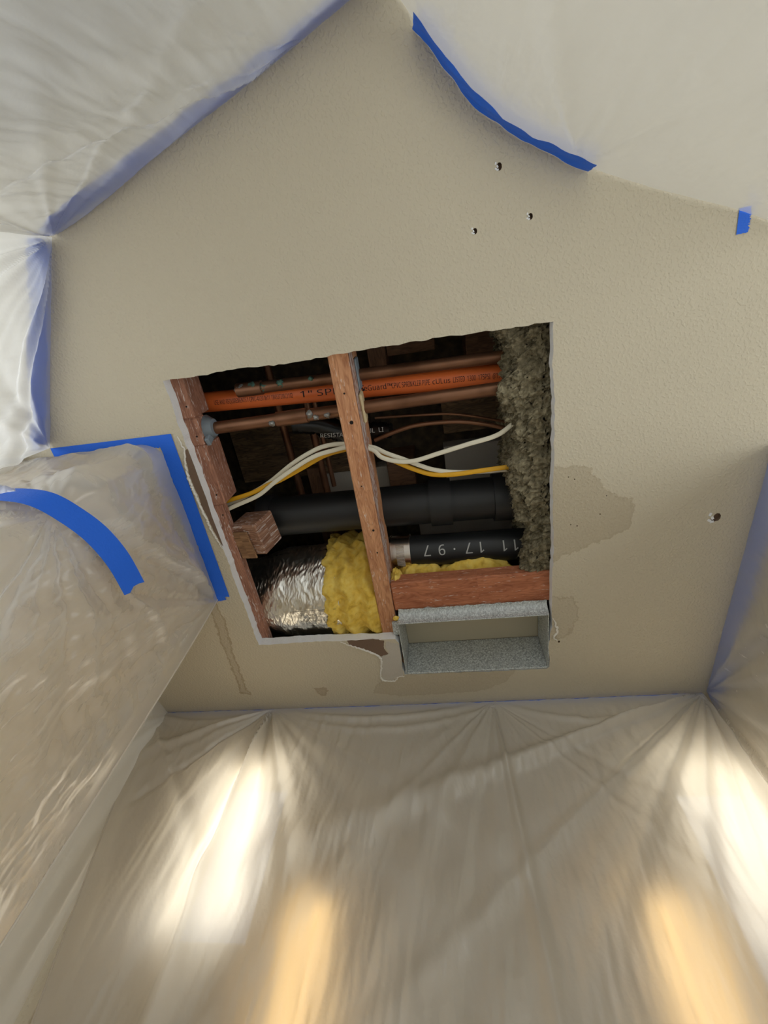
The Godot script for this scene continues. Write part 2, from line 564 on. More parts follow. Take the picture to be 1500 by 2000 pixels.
func ceiling() -> void:
	var base := CSGBox3D.new()
	base.name = "ceiling"
	base.size = Vector3(3.9, BOARD, 3.8)
	base.position = P(-0.15, CEIL + BOARD / 2, -0.6)
	base.material = M.ceiling
	base.set_meta("kind", "structure")
	add_child(base)
	# ragged saw-cut outline of the opening (x, forward)
	var corners := [[-0.617, 0.106], [0.242, 0.107], [0.246, 0.45], [0.247, 0.86], [0.25, 0.9], [0.243, 0.93], [0.243, 1.05], [0.236, 1.058], [-0.186, 1.056], [-0.192, 1.03], [-0.186, 0.93], [-0.195, 0.912], [-0.3, 0.908], [-0.617, 0.905], [-0.619, 0.6]]
	var nz := noise(71, 1.0, 3)
	var poly := PackedVector2Array()
	for i in corners.size():
		var a := Vector2(corners[i][0], corners[i][1])
		var b := Vector2(corners[(i + 1) % corners.size()][0], corners[(i + 1) % corners.size()][1])
		var k := maxi(1, int(a.distance_to(b) / 0.012))
		for j in k:
			var p := a.lerp(b, float(j) / k)
			var side := (b - a).normalized().orthogonal()
			var wob := 0.0 if j == 0 else nz.get_noise_2d(p.x * 30.0, p.y * 30.0) * 0.0035 + nz.get_noise_2d(p.x * 4.0, p.y * 4.0) * 0.006 * sin(PI * j / k)
			poly.append(p + side * wob)
	var cut := CSGPolygon3D.new()
	cut.name = "opening_cut"
	cut.polygon = poly
	cut.mode = CSGPolygon3D.MODE_DEPTH
	cut.depth = 0.1
	cut.operation = CSGShape3D.OPERATION_SUBTRACTION
	cut.material = M.gypsum
	base.add_child(cut)
	# polygon (x, y) -> (x, -z); extrusion goes up or down through the board
	cut.transform = base.transform.affine_inverse() * Transform3D(Basis(Vector3.RIGHT, -PI / 2), P(0, CEIL + 0.05, 0))
	# screw holes left by the old fixture, a torn hole by the right-hand film, pin holes in the stain
	for q in [[0.146, -0.164, 0.0048], [0.199, -0.08, 0.0042], [0.098, -0.073, 0.004], [0.62, 0.594, 0.0085], [0.613, 0.599, 0.006], [0.28, 0.451, 0.0012], [0.294, 0.458, 0.0014], [0.368, 0.509, 0.0012], [0.356, 0.557, 0.0014], [0.289, 0.579, 0.0013], [0.304, 0.584, 0.0016], [0.268, 0.956, 0.003]]:
		var c := CSGCylinder3D.new()
		c.name = "screw_hole_cut"
		c.radius = q[2]
		c.height = 0.02
		c.sides = 9
		c.operation = CSGShape3D.OPERATION_SUBTRACTION
		c.material = M.paper_brown
		base.add_child(c, true)
		c.transform = base.transform.affine_inverse() * Transform3D(Basis(Vector3.UP, q[0] * 40.0).scaled(Vector3(1.0, 1.0, 1.3)), P(q[0], CEIL - 0.001, q[1]))
	# raised burrs of paint round the larger holes
	for q in [[0.146, -0.164, 0.0055], [0.199, -0.08, 0.005], [0.098, -0.073, 0.0048], [0.617, 0.596, 0.0115]]:
		var mb := MB.new()
		for k in 4:
			var a := k * 0.55 + 2.2
			var l: float = q[2] * (1.0 + 0.5 * sin(k * 2.7))
			var p := P(q[0] + cos(a) * l, CEIL - 0.0006, q[1] + sin(a) * l)
			mb.box(Transform3D(Basis(Vector3.UP, a * 1.3), p), Vector3(q[2] * 0.75, 0.0016, q[2] * 0.5), 0.0005)
		part("paint_burr", mb, M.gypsum, base)
	# torn facing paper: brown core paper, grey paper, and the curled cream edge
	sheet_patch("torn_paper", [[-0.622, 0.27], [-0.63, 0.29], [-0.637, 0.34], [-0.634, 0.42], [-0.627, 0.5], [-0.617, 0.55], [-0.617, 0.27]], CEIL - 0.0008, M.paper_brown, base)
	curl("torn_edge", [[-0.63, 0.235], [-0.626, 0.27], [-0.634, 0.3], [-0.641, 0.345], [-0.638, 0.42], [-0.631, 0.5], [-0.62, 0.555]], 0.0032, base)
	sheet_patch("torn_paper", [[-0.34, 0.908], [-0.335, 0.926], [-0.29, 0.945], [-0.246, 0.978], [-0.225, 0.966], [-0.234, 0.943], [-0.229, 0.915], [-0.26, 0.906]], CEIL - 0.0008, M.paper_brown, base)
	sheet_patch("torn_paper", [[-0.25, 0.98], [-0.258, 1.07], [-0.222, 1.077], [-0.208, 1.06], [-0.19, 1.058], [-0.186, 0.935], [-0.222, 0.918], [-0.228, 0.94], [-0.22, 0.966]], CEIL - 0.0012, M.paper_grey, base)
	curl("torn_edge", [[-0.36, 0.909], [-0.33, 0.928], [-0.288, 0.949], [-0.25, 0.981], [-0.256, 1.03], [-0.259, 1.07], [-0.222, 1.08], [-0.206, 1.063], [-0.188, 1.062]], 0.0032, base)
	curl("torn_edge", [[0.25, 0.868], [0.258, 0.89], [0.262, 0.92], [0.254, 0.935], [0.262, 0.95]], 0.003, base)

func sheet_patch(called: String, list: Array, h: float, m: Material, parent: Node3D) -> void:
	var nz := noise(73, 1.0, 3)
	var poly := PackedVector2Array()
	for i in list.size():
		var a := Vector2(list[i][0], list[i][1])
		var b := Vector2(list[(i + 1) % list.size()][0], list[(i + 1) % list.size()][1])
		for j in 6:
			var p := a.lerp(b, j / 6.0)
			poly.append(p + Vector2(nz.get_noise_2d(p.x * 90.0, p.y * 90.0), nz.get_noise_2d(p.y * 90.0, p.x * 90.0)) * 0.003)
	var mb := MB.new()
	var ids := []
	for p in poly:
		ids.append(mb.vert(P(p.x, h, p.y), Vector3.DOWN))
	var tr := Geometry2D.triangulate_polygon(poly)
	for i in range(0, tr.size(), 3):
		mb.tri(ids[tr[i]], ids[tr[i + 1]], ids[tr[i + 2]])
	for i in poly.size():
		var p := poly[i]
		var q := poly[(i + 1) % poly.size()]
		var nn := Vector3((q - p).y, 0, (q - p).x).normalized()
		mb.flat([P(p.x, h, p.y), P(q.x, h, q.y), P(q.x, CEIL + 0.0005, q.y), P(p.x, CEIL + 0.0005, p.y)], [Vector2(), Vector2(), Vector2(), Vector2()], nn)
	part(called, mb, m, parent)

func curl(called: String, list: Array, r: float, parent: Node3D) -> void:
	var pts := []
	for q in list:
		pts.append(P(q[0], CEIL - r * 0.5, q[1]))
	var path := curve(pts, 0.004)
	var nz := noise(75, 1.0, 2)
	for i in path.size():
		path[i] += Vector3(nz.get_noise_1d(i * 2.0), 0.3 * nz.get_noise_1d(i * 2.0 + 90.0), nz.get_noise_1d(i * 2.0 + 40.0)) * 0.0035
	var mb := MB.new()
	mb.tube(path, func(s: float, _m: float) -> float: return r * (0.35 + 0.65 * sin(PI * clampf(s, 0.02, 0.98))) * (1.0 + 0.5 * nz.get_noise_1d(s * 900.0)), 7)
	part(called, mb, M.paper_cream, parent)

func shell() -> void:
	ceiling()
	# the deck over the cavity
	single("ceiling_deck", box_at(P(-2.1, 1.52, -2.5), P(1.8, 1.56, 1.35), 0.0), M.sheath, P(-0.15, 1.52, -0.6), "", "", "", "structure")
	single("floor", box_at(P(-2.1, -EYE - 0.1, -2.5), P(1.8, -EYE, 1.35), 0.0), M.floor, P(-0.15, -EYE, -0.6), "", "", "", "structure")
	wall_slab("wall_far", 2, 1.19, 0.12, -2.1, 1.8, -EYE, 1.52, [[-0.74, -0.52, 0.4, 0.8], [0.47, 0.67, 0.38, 0.78]])
	wall_slab("wall_left", 0, -2.05, 0.12, -2.5, 1.19, -EYE, 1.52, [[-0.9, 0.2, -0.75, 0.65]])
	wall_slab("wall_right", 0, 1.65, 0.12, -2.5, 1.19, -EYE, 1.52, [[-0.5, 0.6, -1.0, 0.4]])
	wall_slab("wall_back", 2, -2.45, 0.12, -2.05, 1.77, -EYE, 1.52, [[-0.5, 1.3, -1.15, 0.35]])
	wall_slab("wall_alcove_left", 0, -1.22, 0.12, 0.2, 1.19, -EYE, CEIL, [[0.74, 1.16, -EYE + 0.02, 0.9]])
	wall_slab("wall_alcove_right", 0, 0.715, 0.12, 0.42, 1.19, -EYE, CEIL, [])
	# unseen angled partition, added to dim the upper left film from behind
	var pa := Vector2(-0.74, -0.198)
	var pb := Vector2(-0.04, -0.433)
	var out := Vector2((pb - pa).y, -(pb - pa).x).normalized()
	var mid := (pa + pb) * 0.5 + out * 0.33
	var slab := MB.new()
	slab.box(Transform3D(Basis(Vector3.UP, (pb - pa).angle()), P(mid.x, (CEIL - EYE) / 2.0, mid.y)), Vector3((pb - pa).length(), CEIL + EYE, 0.1), 0.0)
	single("wall_added_angled", slab, M.wall_white, P(mid.x, -EYE, mid.y), "", "", "", "structure")
	window(1, 2, 1.25, -0.74, -0.52, 0.4, 0.8, 0)  # added window, there to brighten the far film at left
	window(2, 2, 1.25, 0.47, 0.67, 0.38, 0.78, 0)  # added window, there to brighten the far film at right
	window(3, 0, -1.99, -0.9, 0.2, -0.75, 0.65, 1)
	window(4, 0, 1.71, -0.5, 0.6, -1.0, 0.4, 1)
	window(5, 2, -2.39, -0.5, 1.3, -1.15, 0.35, 2)

func added_lamp(x: float, h: float, label: String) -> void:  # unseen lamp, added to make a warm patch on the far film
	var o := thing("added_lamp", label, "lamp", P(x, h - 0.2, 1.19), "added lamps behind the film")
	part("back_plate", box_at(P(x - 0.04, h - 0.08, 1.18), P(x + 0.04, h + 0.08, 1.19), 0.004), M.steel, o)
	part("arm", box_at(P(x - 0.01, h - 0.01, 1.172), P(x + 0.01, h + 0.01, 1.18), 0.002), M.steel, o)
	var glow := mat(Color(1.0, 0.85, 0.6), 0.5)
	glow.emission_enabled = true
	glow.emission = Color(1.0, 0.8, 0.5)
	glow.emission_energy_multiplier = 0.35
	var mb := MB.new()
	mb.tube(straight(P(x, h - 0.17, 1.172), P(x, h + 0.13, 1.172)), func(_s: float, _m: float) -> float: return 0.009, 16)
	part("added_lamp_tube", mb, glow, o)
	var l := AreaLight3D.new()
	l.name = "added_lamp_light"
	l.area_size = Vector2(0.085, 0.3)
	l.light_color = Color(1.0, 0.84, 0.58)
	l.light_energy = 0.0135
	l.shadow_enabled = true
	l.set("area_range", 8.0)
	add_child(l, true)
	l.look_at_from_position(P(x, h - 0.02, 1.162), P(x, h - 0.02, 0.0), Vector3.UP)

# ---------------------------------------------------------------- lettering
# flat print bent round a pipe: `along` is the reading direction, `face` the way the middle of the print looks, `axis` a point on the pipe's centre line
func print_on_pipe(parent: Node3D, called: String, text: String, high: float, wide: float, start: Vector3, along: Vector3, face: Vector3, r: float, m: Material) -> void:
	var tm := TextMesh.new()
	var f := SystemFont.new()
	f.font_names = PackedStringArray(["Droid Sans"])
	tm.font = f
	tm.text = text
	tm.font_size = 32
	tm.pixel_size = high / 23.0
	tm.depth = 0.0
	tm.curve_step = 2.0
	tm.horizontal_alignment = HORIZONTAL_ALIGNMENT_LEFT
	var up := -along.cross(face)
	var stretch := wide / tm.get_aabb().size.x if wide > 0.0 else 1.0
	var arr := tm.surface_get_arrays(0)
	var mb := MB.new()
	var vs: PackedVector3Array = arr[Mesh.ARRAY_VERTEX]
	var ids = arr[Mesh.ARRAY_INDEX]
	if ids == null:
		ids = PackedInt32Array(range(vs.size()))
	# long strokes are cut up so that they follow the curve of the pipe
	var todo := []
	for i in range(0, ids.size(), 3):
		todo.append([vs[ids[i]], vs[ids[i + 1]], vs[ids[i + 2]]])
	while todo.size():
		var q: Array = todo.pop_back()
		var k := 0
		for e in 3:
			if absf(q[e].y - q[(e + 1) % 3].y) > absf(q[k].y - q[(k + 1) % 3].y):
				k = e
		if absf(q[k].y - q[(k + 1) % 3].y) > r * 0.12:
			var m2: Vector3 = (q[k] + q[(k + 1) % 3]) * 0.5
			todo.append([q[k], m2, q[(k + 2) % 3]])
			todo.append([m2, q[(k + 1) % 3], q[(k + 2) % 3]])
			continue
		var out := []
		for p in q:
			var a: float = p.y / r
			var nn := face * cos(a) + up * sin(a)
			out.append(mb.vert(start + along * p.x * stretch + nn * (r + 0.0005), nn))
		mb.tri(out[0], out[1], out[2])
	part(called, mb, m, parent)

# ---------------------------------------------------------------- what the opening shows
func lumber() -> void:
	# two truss chords run forward over the opening
	var o := thing("ceiling_joist", "middle wooden joist crossing the open ceiling hole, one side smeared white", "joist", P(-0.208, 1.016, 0.5), "joists over the opening")
	var beam := part("beam", box_at(P(-0.236, 1.0305, -0.3), P(-0.188, 1.148, 1.185), 0.003, 2), M.joist, o)
	# strip of smeared compound along the right-hand arris
	var nz := noise(81, 1.0, 4)
	var pts := PackedVector3Array()
	var uvs := PackedVector2Array()
	for j in 160:
		var f := 0.1 + 0.8 * j / 159.0
		for i in 5:
			var w := 0.06 + 0.05 * nz.get_noise_2d(f * 6.0, 3.0) + 0.02 * nz.get_noise_2d(f * 40.0, 9.0)
			pts.append(P(-0.1874, 1.032 + maxf(w, 0.001) * i / 4.0, f))
			uvs.append(Vector2(f, maxf(w, 0.001) * i / 4.0))
	var mb := MB.new()
	mb.grid(pts, 5, 160, Vector3.RIGHT, uvs)
	part("compound_smear", mb, M.joist_smeared, beam)
	for q in [[-0.213, 0.196, 0.0022], [-0.209, 0.265, 0.0045], [-0.206, 0.63, 0.0022], [-0.214, 0.43, 0.0016], [-0.205, 0.56, 0.003]]:
		nail(beam, P(q[0], 1.0302, q[1]), q[2])
	o = thing("ceiling_joist", "reddish wooden joist along the hole's left edge, beside blue tape frame", "joist", P(-0.614, 1.016, 0.5), "joists over the opening")
	part("beam", box_at(P(-0.634, 1.0305, 0.44), P(-0.597, 1.06, 1.185), 0.003, 2), M.chord, o)
	beam = part("beam", box_at(P(-0.634, 1.0305, -0.3), P(-0.588, 1.112, 0.205), 0.003, 2, Vector2(0.3, 0.1)), M.chord, o)
	part("beam", box_at(P(-0.634, 1.0305, 0.205), P(-0.588, 1.075, 0.275), 0.003, 2, Vector2(0.1, 0.3)), M.chord, o)
	part("beam", box_at(P(-0.634, 1.0305, 0.275), P(-0.586, 1.112, 0.44), 0.003, 2, Vector2(0.7, 0.2)), M.chord, o)
	for q in [[-0.6, 0.175], [-0.6, 0.25], [-0.602, 0.41], [-0.604, 0.47]]:
		nail(beam, P(q[0], 1.0302, q[1]), 0.0022)
	# short block nailed against the left joist
	o = thing("wood_block", "short rough sawn wood block on left joist, under the black drain pipe", "block", P(-0.56, 1.03, 0.55))
	var b := MB.new()
	b.box(Transform3D(Basis(Vector3.UP, -0.1) * Basis(Vector3.BACK, -0.25), P(-0.55, 1.075, 0.556)), Vector3(0.09, 0.085, 0.095), 0.003, 0)
	part("body", b, M.block, o)
	b = MB.new()
	b.box(Transform3D(Basis(Vector3.UP, -0.1) * Basis(Vector3.BACK, -0.25), P(-0.572, 1.031, 0.57)), Vector3(0.05, 0.006, 0.085), 0.001, 1)
	part("end_grain", b, M.endgrain, o)
	# flat header between the middle joist and the right edge
	single("header_board", box_at(P(-0.187, 1.0305, 0.736), P(0.3, 1.076, 0.834), 0.004, 0), M.header, P(0.05, 1.016, 0.775), "smooth red-brown header board above the metal duct opening", "board")
	# pieces of framing deep in the cavity
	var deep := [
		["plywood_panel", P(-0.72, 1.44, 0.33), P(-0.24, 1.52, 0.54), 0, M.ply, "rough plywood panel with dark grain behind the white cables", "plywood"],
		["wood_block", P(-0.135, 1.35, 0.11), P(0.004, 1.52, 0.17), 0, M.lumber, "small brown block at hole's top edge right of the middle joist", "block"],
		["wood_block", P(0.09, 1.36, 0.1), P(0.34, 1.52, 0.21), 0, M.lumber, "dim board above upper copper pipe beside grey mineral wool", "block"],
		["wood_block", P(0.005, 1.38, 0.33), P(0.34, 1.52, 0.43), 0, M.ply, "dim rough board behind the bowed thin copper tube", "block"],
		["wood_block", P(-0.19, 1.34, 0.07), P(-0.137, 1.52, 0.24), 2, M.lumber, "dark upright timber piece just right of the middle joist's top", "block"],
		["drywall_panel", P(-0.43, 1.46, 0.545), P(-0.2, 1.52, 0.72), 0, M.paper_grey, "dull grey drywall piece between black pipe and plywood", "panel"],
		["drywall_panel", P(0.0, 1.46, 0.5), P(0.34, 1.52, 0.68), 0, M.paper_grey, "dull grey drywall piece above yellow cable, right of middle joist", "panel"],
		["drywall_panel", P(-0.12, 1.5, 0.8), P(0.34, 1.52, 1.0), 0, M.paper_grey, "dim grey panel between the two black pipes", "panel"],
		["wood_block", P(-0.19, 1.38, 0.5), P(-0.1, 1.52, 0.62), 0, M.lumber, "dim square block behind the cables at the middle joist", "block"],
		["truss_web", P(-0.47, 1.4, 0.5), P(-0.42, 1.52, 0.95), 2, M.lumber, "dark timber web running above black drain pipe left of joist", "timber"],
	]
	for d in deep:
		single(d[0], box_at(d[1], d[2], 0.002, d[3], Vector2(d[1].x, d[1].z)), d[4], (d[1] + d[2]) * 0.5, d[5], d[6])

func nail(parent: Node3D, at: Vector3, r: float) -> void:
	var mb := MB.new()
	mb.tube(straight(at - Vector3(0, 0.0008, 0), at + Vector3(0, 0.004, 0)), func(_s: float, _m: float) -> float: return r, 10)
	part("nail_head", mb, M.nail, parent)

func const_r(r: float) -> Callable:
	return func(_s: float, _m: float) -> float: return r

func pipe_part(called: String, a: Vector3, b: Vector3, r: float, m: Material, parent: Node3D, seg := 24) -> MeshInstance3D:
	var mb := MB.new()
	mb.tube(straight(a, b), const_r(r), seg)
	return part(called, mb, m, parent)

func plumbing() -> void:
	# orange sprinkler pipe
	var a := P(-0.75, 1.152, 0.186)
	var b := P(0.42, 1.152, 0.236)
	var o := thing("sprinkler_pipe", "thick orange plastic sprinkler pipe with black print, between two copper pipes", "pipe", a)
	var body := pipe_part("pipe_body", a, b, 0.026, M.orange, o, 32)
	var along := (b - a).normalized()
	var face := (Vector3(0, -1, 0.05)).normalized()
	face = (face - along * face.dot(along)).normalized()
	# [words, height, x of the first letter, width]
	for q in [["USE AND REQUIREMENTS 1 CPVC-4120 0611 18433720IC2102", 0.011, -0.578, 0.212], ["1\" SPEARS", 0.0145, -0.348, 0.165],
		["FlameGuard\u2122", 0.0125, -0.221, 0.108], ["CPVC SPRINKLER PIPE", 0.012, -0.112, 0.094], ["cULus", 0.012, -0.012, 0.043], ["LISTED  1300  175PSI  @150F  SDR13.5  CPVC", 0.012, 0.038, 0.19]]:
		print_on_pipe(body, "printed_lettering", q[0], q[1], q[3], a + along * ((q[2] + 0.75) / along.x), along, face, 0.026, M.ink)
	# upper copper pipe with a corroded soldered end
	a = P(-0.488, 1.115, 0.168)
	b = P(0.4, 1.115, 0.182)
	o = thing("copper_pipe", "upper copper pipe with green corroded soldered end, above the orange pipe", "pipe", a, "copper water pipes")
	pipe_part("pipe_body", a, b, 0.0145, M.copper, o)
	pipe_part("elbow_collar", a - Vector3(0.012, 0, 0), a.lerp(b, 0.06), 0.0175, M.copper, o)
	corrosion(o, a + Vector3(0.0, -0.012, 0.004), 0.014, M.solder, 91)
	corrosion(o, a + Vector3(0.035, -0.012, 0.004), 0.016, M.verdigris, 92)
	corrosion(o, a + Vector3(0.06, -0.012, 0.0), 0.012, M.verdigris, 93)
	corrosion(o, a + Vector3(0.105, -0.013, 0.004), 0.011, M.verdigris, 94)
	corrosion(o, a + Vector3(0.185, -0.0125, 0.004), 0.009, M.verdigris, 95)
	# lower copper pipe with a soldered coupling
	a = P(-0.66, 1.08, 0.247)
	b = P(0.4, 1.08, 0.242)
	o = thing("copper_pipe", "lower copper pipe with soldered coupling, just below the orange pipe", "pipe", a, "copper water pipes")
	pipe_part("pipe_body", a, b, 0.0155, M.copper, o)
	pipe_part("coupling", P(-0.405, 1.08, 0.246), P(-0.325, 1.08, 0.2455), 0.0185, M.copper, o)
	corrosion(o, P(-0.415, 1.064, 0.25), 0.009, M.solder, 96)
	corrosion(o, P(-0.315, 1.064, 0.24), 0.011, M.solder, 97)
	corrosion(o, P(-0.3, 1.063, 0.25), 0.009, M.solder, 98)
	corrosion(o, P(-0.27, 1.063, 0.248), 0.009, M.solder, 99)
	# pipe guards on the joists
	var mb := MB.new()
	mb.tube(straight(P(-0.5875, 1.075, 0.243), P(-0.57, 1.075, 0.243)), func(s: float, _m: float) -> float: return 0.034 - 0.012 * s, 20)
	mb.box(Transform3D(Basis(Vector3.RIGHT, 0.4), P(-0.582, 1.05, 0.265)), Vector3(0.012, 0.03, 0.022), 0.003)
	single("pipe_guard", mb, M.grey_plastic, P(-0.58, 1.04, 0.243), "grey plastic pipe guard on left joist around lower copper pipe", "pipe guard")
	single("pipe_guard", box_at(P(-0.188, 1.085, 0.13), P(-0.183, 1.125, 0.205), 0.003), M.grey_plastic, P(-0.184, 1.07, 0.16), "grey plastic strip on middle joist beside orange pipe", "pipe guard")
	mb = MB.new()
	mb.box(Transform3D(Basis(Vector3.RIGHT, 0.15), P(-0.183, 1.078, 0.243)), Vector3(0.009, 0.034, 0.075), 0.004)
	single("pipe_guard", mb, M.white_plastic, P(-0.183, 1.06, 0.243), "cream plastic pipe guard on middle joist around lower copper pipe", "pipe guard")
	# thin tubes higher up, running forward
	for q in [[-0.495, 1.35, 0.1, 0.62, 0.012, "thin bright copper tube rising behind the cables, nearer the left joist"], [-0.408, 1.37, 0.2, 0.95, 0.012, "thin dull copper tube behind the cables, nearer the middle joist"], [-0.383, 1.37, 0.2, 0.56, 0.008, "thin dark tube close beside the dull copper tube"]]:
		var t := MB.new()
		t.tube(straight(P(q[0], q[1], q[2]), P(q[0] + 0.006, q[1], q[3])), const_r(q[4]), 14)
		single("copper_tube", t, M.copper, P(q[0], q[1], q[2]), q[5], "tube", "thin tubes in the cavity")
	# bowed tubes on the right, coming out of the black sleeve
	mb = MB.new()
	mb.tube(curve([P(-0.18, 1.15, 0.352), P(-0.12, 1.15, 0.335), P(-0.06, 1.15, 0.325), P(0.03, 1.15, 0.328), P(0.1, 1.15, 0.342), P(0.17, 1.15, 0.366), P(0.3, 1.15, 0.42)]), const_r(0.006), 12)
	single("copper_tube", mb, M.copper, P(0, 1.15, 0.33), "thin bowed copper tube coming out of the black sleeve", "tube")
	mb = MB.new()
	mb.tube(curve([P(-0.18, 1.22, 0.31), P(-0.05, 1.22, 0.318), P(0.05, 1.22, 0.33), P(0.2, 1.22, 0.375)]), const_r(0.004), 10)
	single("copper_tube", mb, M.copper, P(0, 1.22, 0.32), "thinnest dark tube above the bowed copper tube", "tube")
	# crumpled black insulation sleeve
	o = thing("pipe_sleeve", "crumpled black plastic pipe sleeve with white print behind middle joist", "sleeve", P(-0.25, 1.15, 0.32))
	var path := curve([P(-0.4, 1.19, 0.29), P(-0.33, 1.185, 0.3), P(-0.25, 1.18, 0.335), P(-0.18, 1.18, 0.335), P(-0.135, 1.172, 0.338)], 0.004)
	var nz := noise(101, 1.0, 4)
	mb = MB.new()
	mb.tube(path, func(s: float, m: float) -> float: return 0.027 * (0.7 + 0.35 * sin(PI * clampf(s * 0.8 + 0.2, 0.0, 1.0))) + 0.006 * nz.get_noise_1d(m * 90.0), 28)
	for i in mb.v.size():
		var p := mb.v[i]
		mb.v[i] = p + mb.n[i] * nz.get_noise_3d(p.x * 60.0, p.y * 60.0, p.z * 60.0) * 0.006
	part("jacket", mb, M.black_wrap, o)
	print_on_pipe(o, "printed_lettering", "RESISTANT", 0.01, 0.085, P(-0.325, 1.18, 0.327), Vector3(1, 0, -0.08).normalized(), Vector3(-0.02, -0.98, 0.2).normalized(), 0.031, M.ink_white)
	print_on_pipe(o, "printed_lettering", "UL  LI", 0.011, 0.042, P(-0.195, 1.178, 0.33), Vector3(1, 0, -0.02).normalized(), Vector3(-0.02, -0.98, 0.2).normalized(), 0.031, M.ink_white)
	# large black drain with hubs
	a = P(-0.57, 1.19, 0.566)
	b = P(0.4, 1.19, 0.58)
	o = thing("drain_pipe", "large black plastic drain pipe with coupling hubs crossing behind middle joist", "pipe", a, "black drain pipes")
	pipe_part("pipe_body", a, b, 0.06, M.abs, o, 40)
	along = (b - a).normalized()
	for q in [[0.0, 0.03, 0.066], [0.018, 0.024, 0.069], [0.515, 0.062, 0.0685], [0.695, 0.06, 0.0685]]:
		pipe_part("hub", a + along * q[0], a + along * (q[0] + q[1]), q[2], M.abs, o, 40)
	# lower black drain with chalked date, banded coupling on its end
	a = P(-0.21, 1.165, 0.715)
	b = P(0.4, 1.165, 0.728)
	o = thing("drain_pipe", "lower black drain pipe with white date marking, above the red-brown header", "pipe", a, "black drain pipes")
	pipe_part("pipe_body", a, b, 0.047, M.abs, o, 36)
	face = Vector3(0, -0.86, 0.5).normalized()
	for q in [["/", 0.212], ["1", 0.186], ["1", 0.155], ["1", 0.09], ["7", 0.055], ["\u00b7", 0.008], ["9", -0.022], ["7", -0.066]]:
		print_on_pipe(o, "date_digit", q[0], 0.03, 0.0, a.lerp(b, (q[1] + 0.21) / 0.61), Vector3(-1, 0, 0), face, 0.0472, M.ink_white)
	o = thing("pipe_clamp", "shiny ribbed steel band clamp on lower drain pipe beside middle joist", "clamp", P(-0.16, 1.165, 0.716))
	var band := pipe_part("band", P(-0.188, 1.165, 0.7155), P(-0.128, 1.165, 0.717), 0.05, M.steel, o, 40)
	for q in [-0.187, -0.131]:
		pipe_part("band_rim", P(q, 1.165, 0.716), P(q + 0.004, 1.165, 0.716), 0.0525, M.steel, o, 40)
	for k in 20:
		var ang := -0.6 - k * 0.085
		var n := Vector3(0, sin(ang), cos(ang))
		var t := MB.new()
		t.box(Transform3D(Basis(Vector3.RIGHT, n, Vector3.RIGHT.cross(n)), P(-0.157, 1.165, 0.716) + n * 0.0515), Vector3(0.024, 0.003, 0.0022), 0.0006)
		part("worm_rib", t, M.steel, band)

func corrosion(parent: Node3D, at: Vector3, r: float, m: Material, sd: int) -> void:
	var nz := noise(sd, 1.0, 2)
	var mb := MB.new()
	var pts := PackedVector3Array()
	for j in 9:
		for i in 15:
			var th := PI * j / 8.0
			var ph := TAU * i / 14.0
			var d := Vector3(sin(th) * cos(ph), cos(th) * 0.28, sin(th) * sin(ph))
			pts.append(at + d * r * (0.75 + 0.7 * nz.get_noise_3d(d.x * 2.0, d.y * 2.0, d.z * 2.0)))
	mb.grid(pts, 15, 9)
	for i in mb.v.size():
		mb.n[i] = (mb.v[i] - at).normalized()
	part("corrosion_spot", mb, m, parent)

func cable(path: PackedVector3Array, w: float, th: float, m: Material, label: String) -> void:
	var mb := MB.new()
	mb.tube(path, const_r(0.004), 14, false)
	# squash the round section to the flat oval of sheathed cable
	for i in mb.v.size():
		var row := i / 15
		var c: Vector3 = path[mini(row, path.size() - 1)]
		var d := mb.v[i] - c
		var t := (path[mini(row + 1, path.size() - 1)] - path[maxi(row - 1, 0)]).normalized()
		var flat_n := (Vector3(0, 0.94, -0.33) - t * t.dot(Vector3(0, 0.94, -0.33))).normalized()
		var side := t.cross(flat_n)
		d /= 0.004
		mb.v[i] = c + side * d.dot(side) * w + flat_n * d.dot(flat_n) * th
		mb.n[i] = (side * d.dot(side) / w + flat_n * d.dot(flat_n) / th).normalized()
	single("electrical_cable", mb, m, path[path.size() / 2], label, "cable", "sheathed cables through the joists")

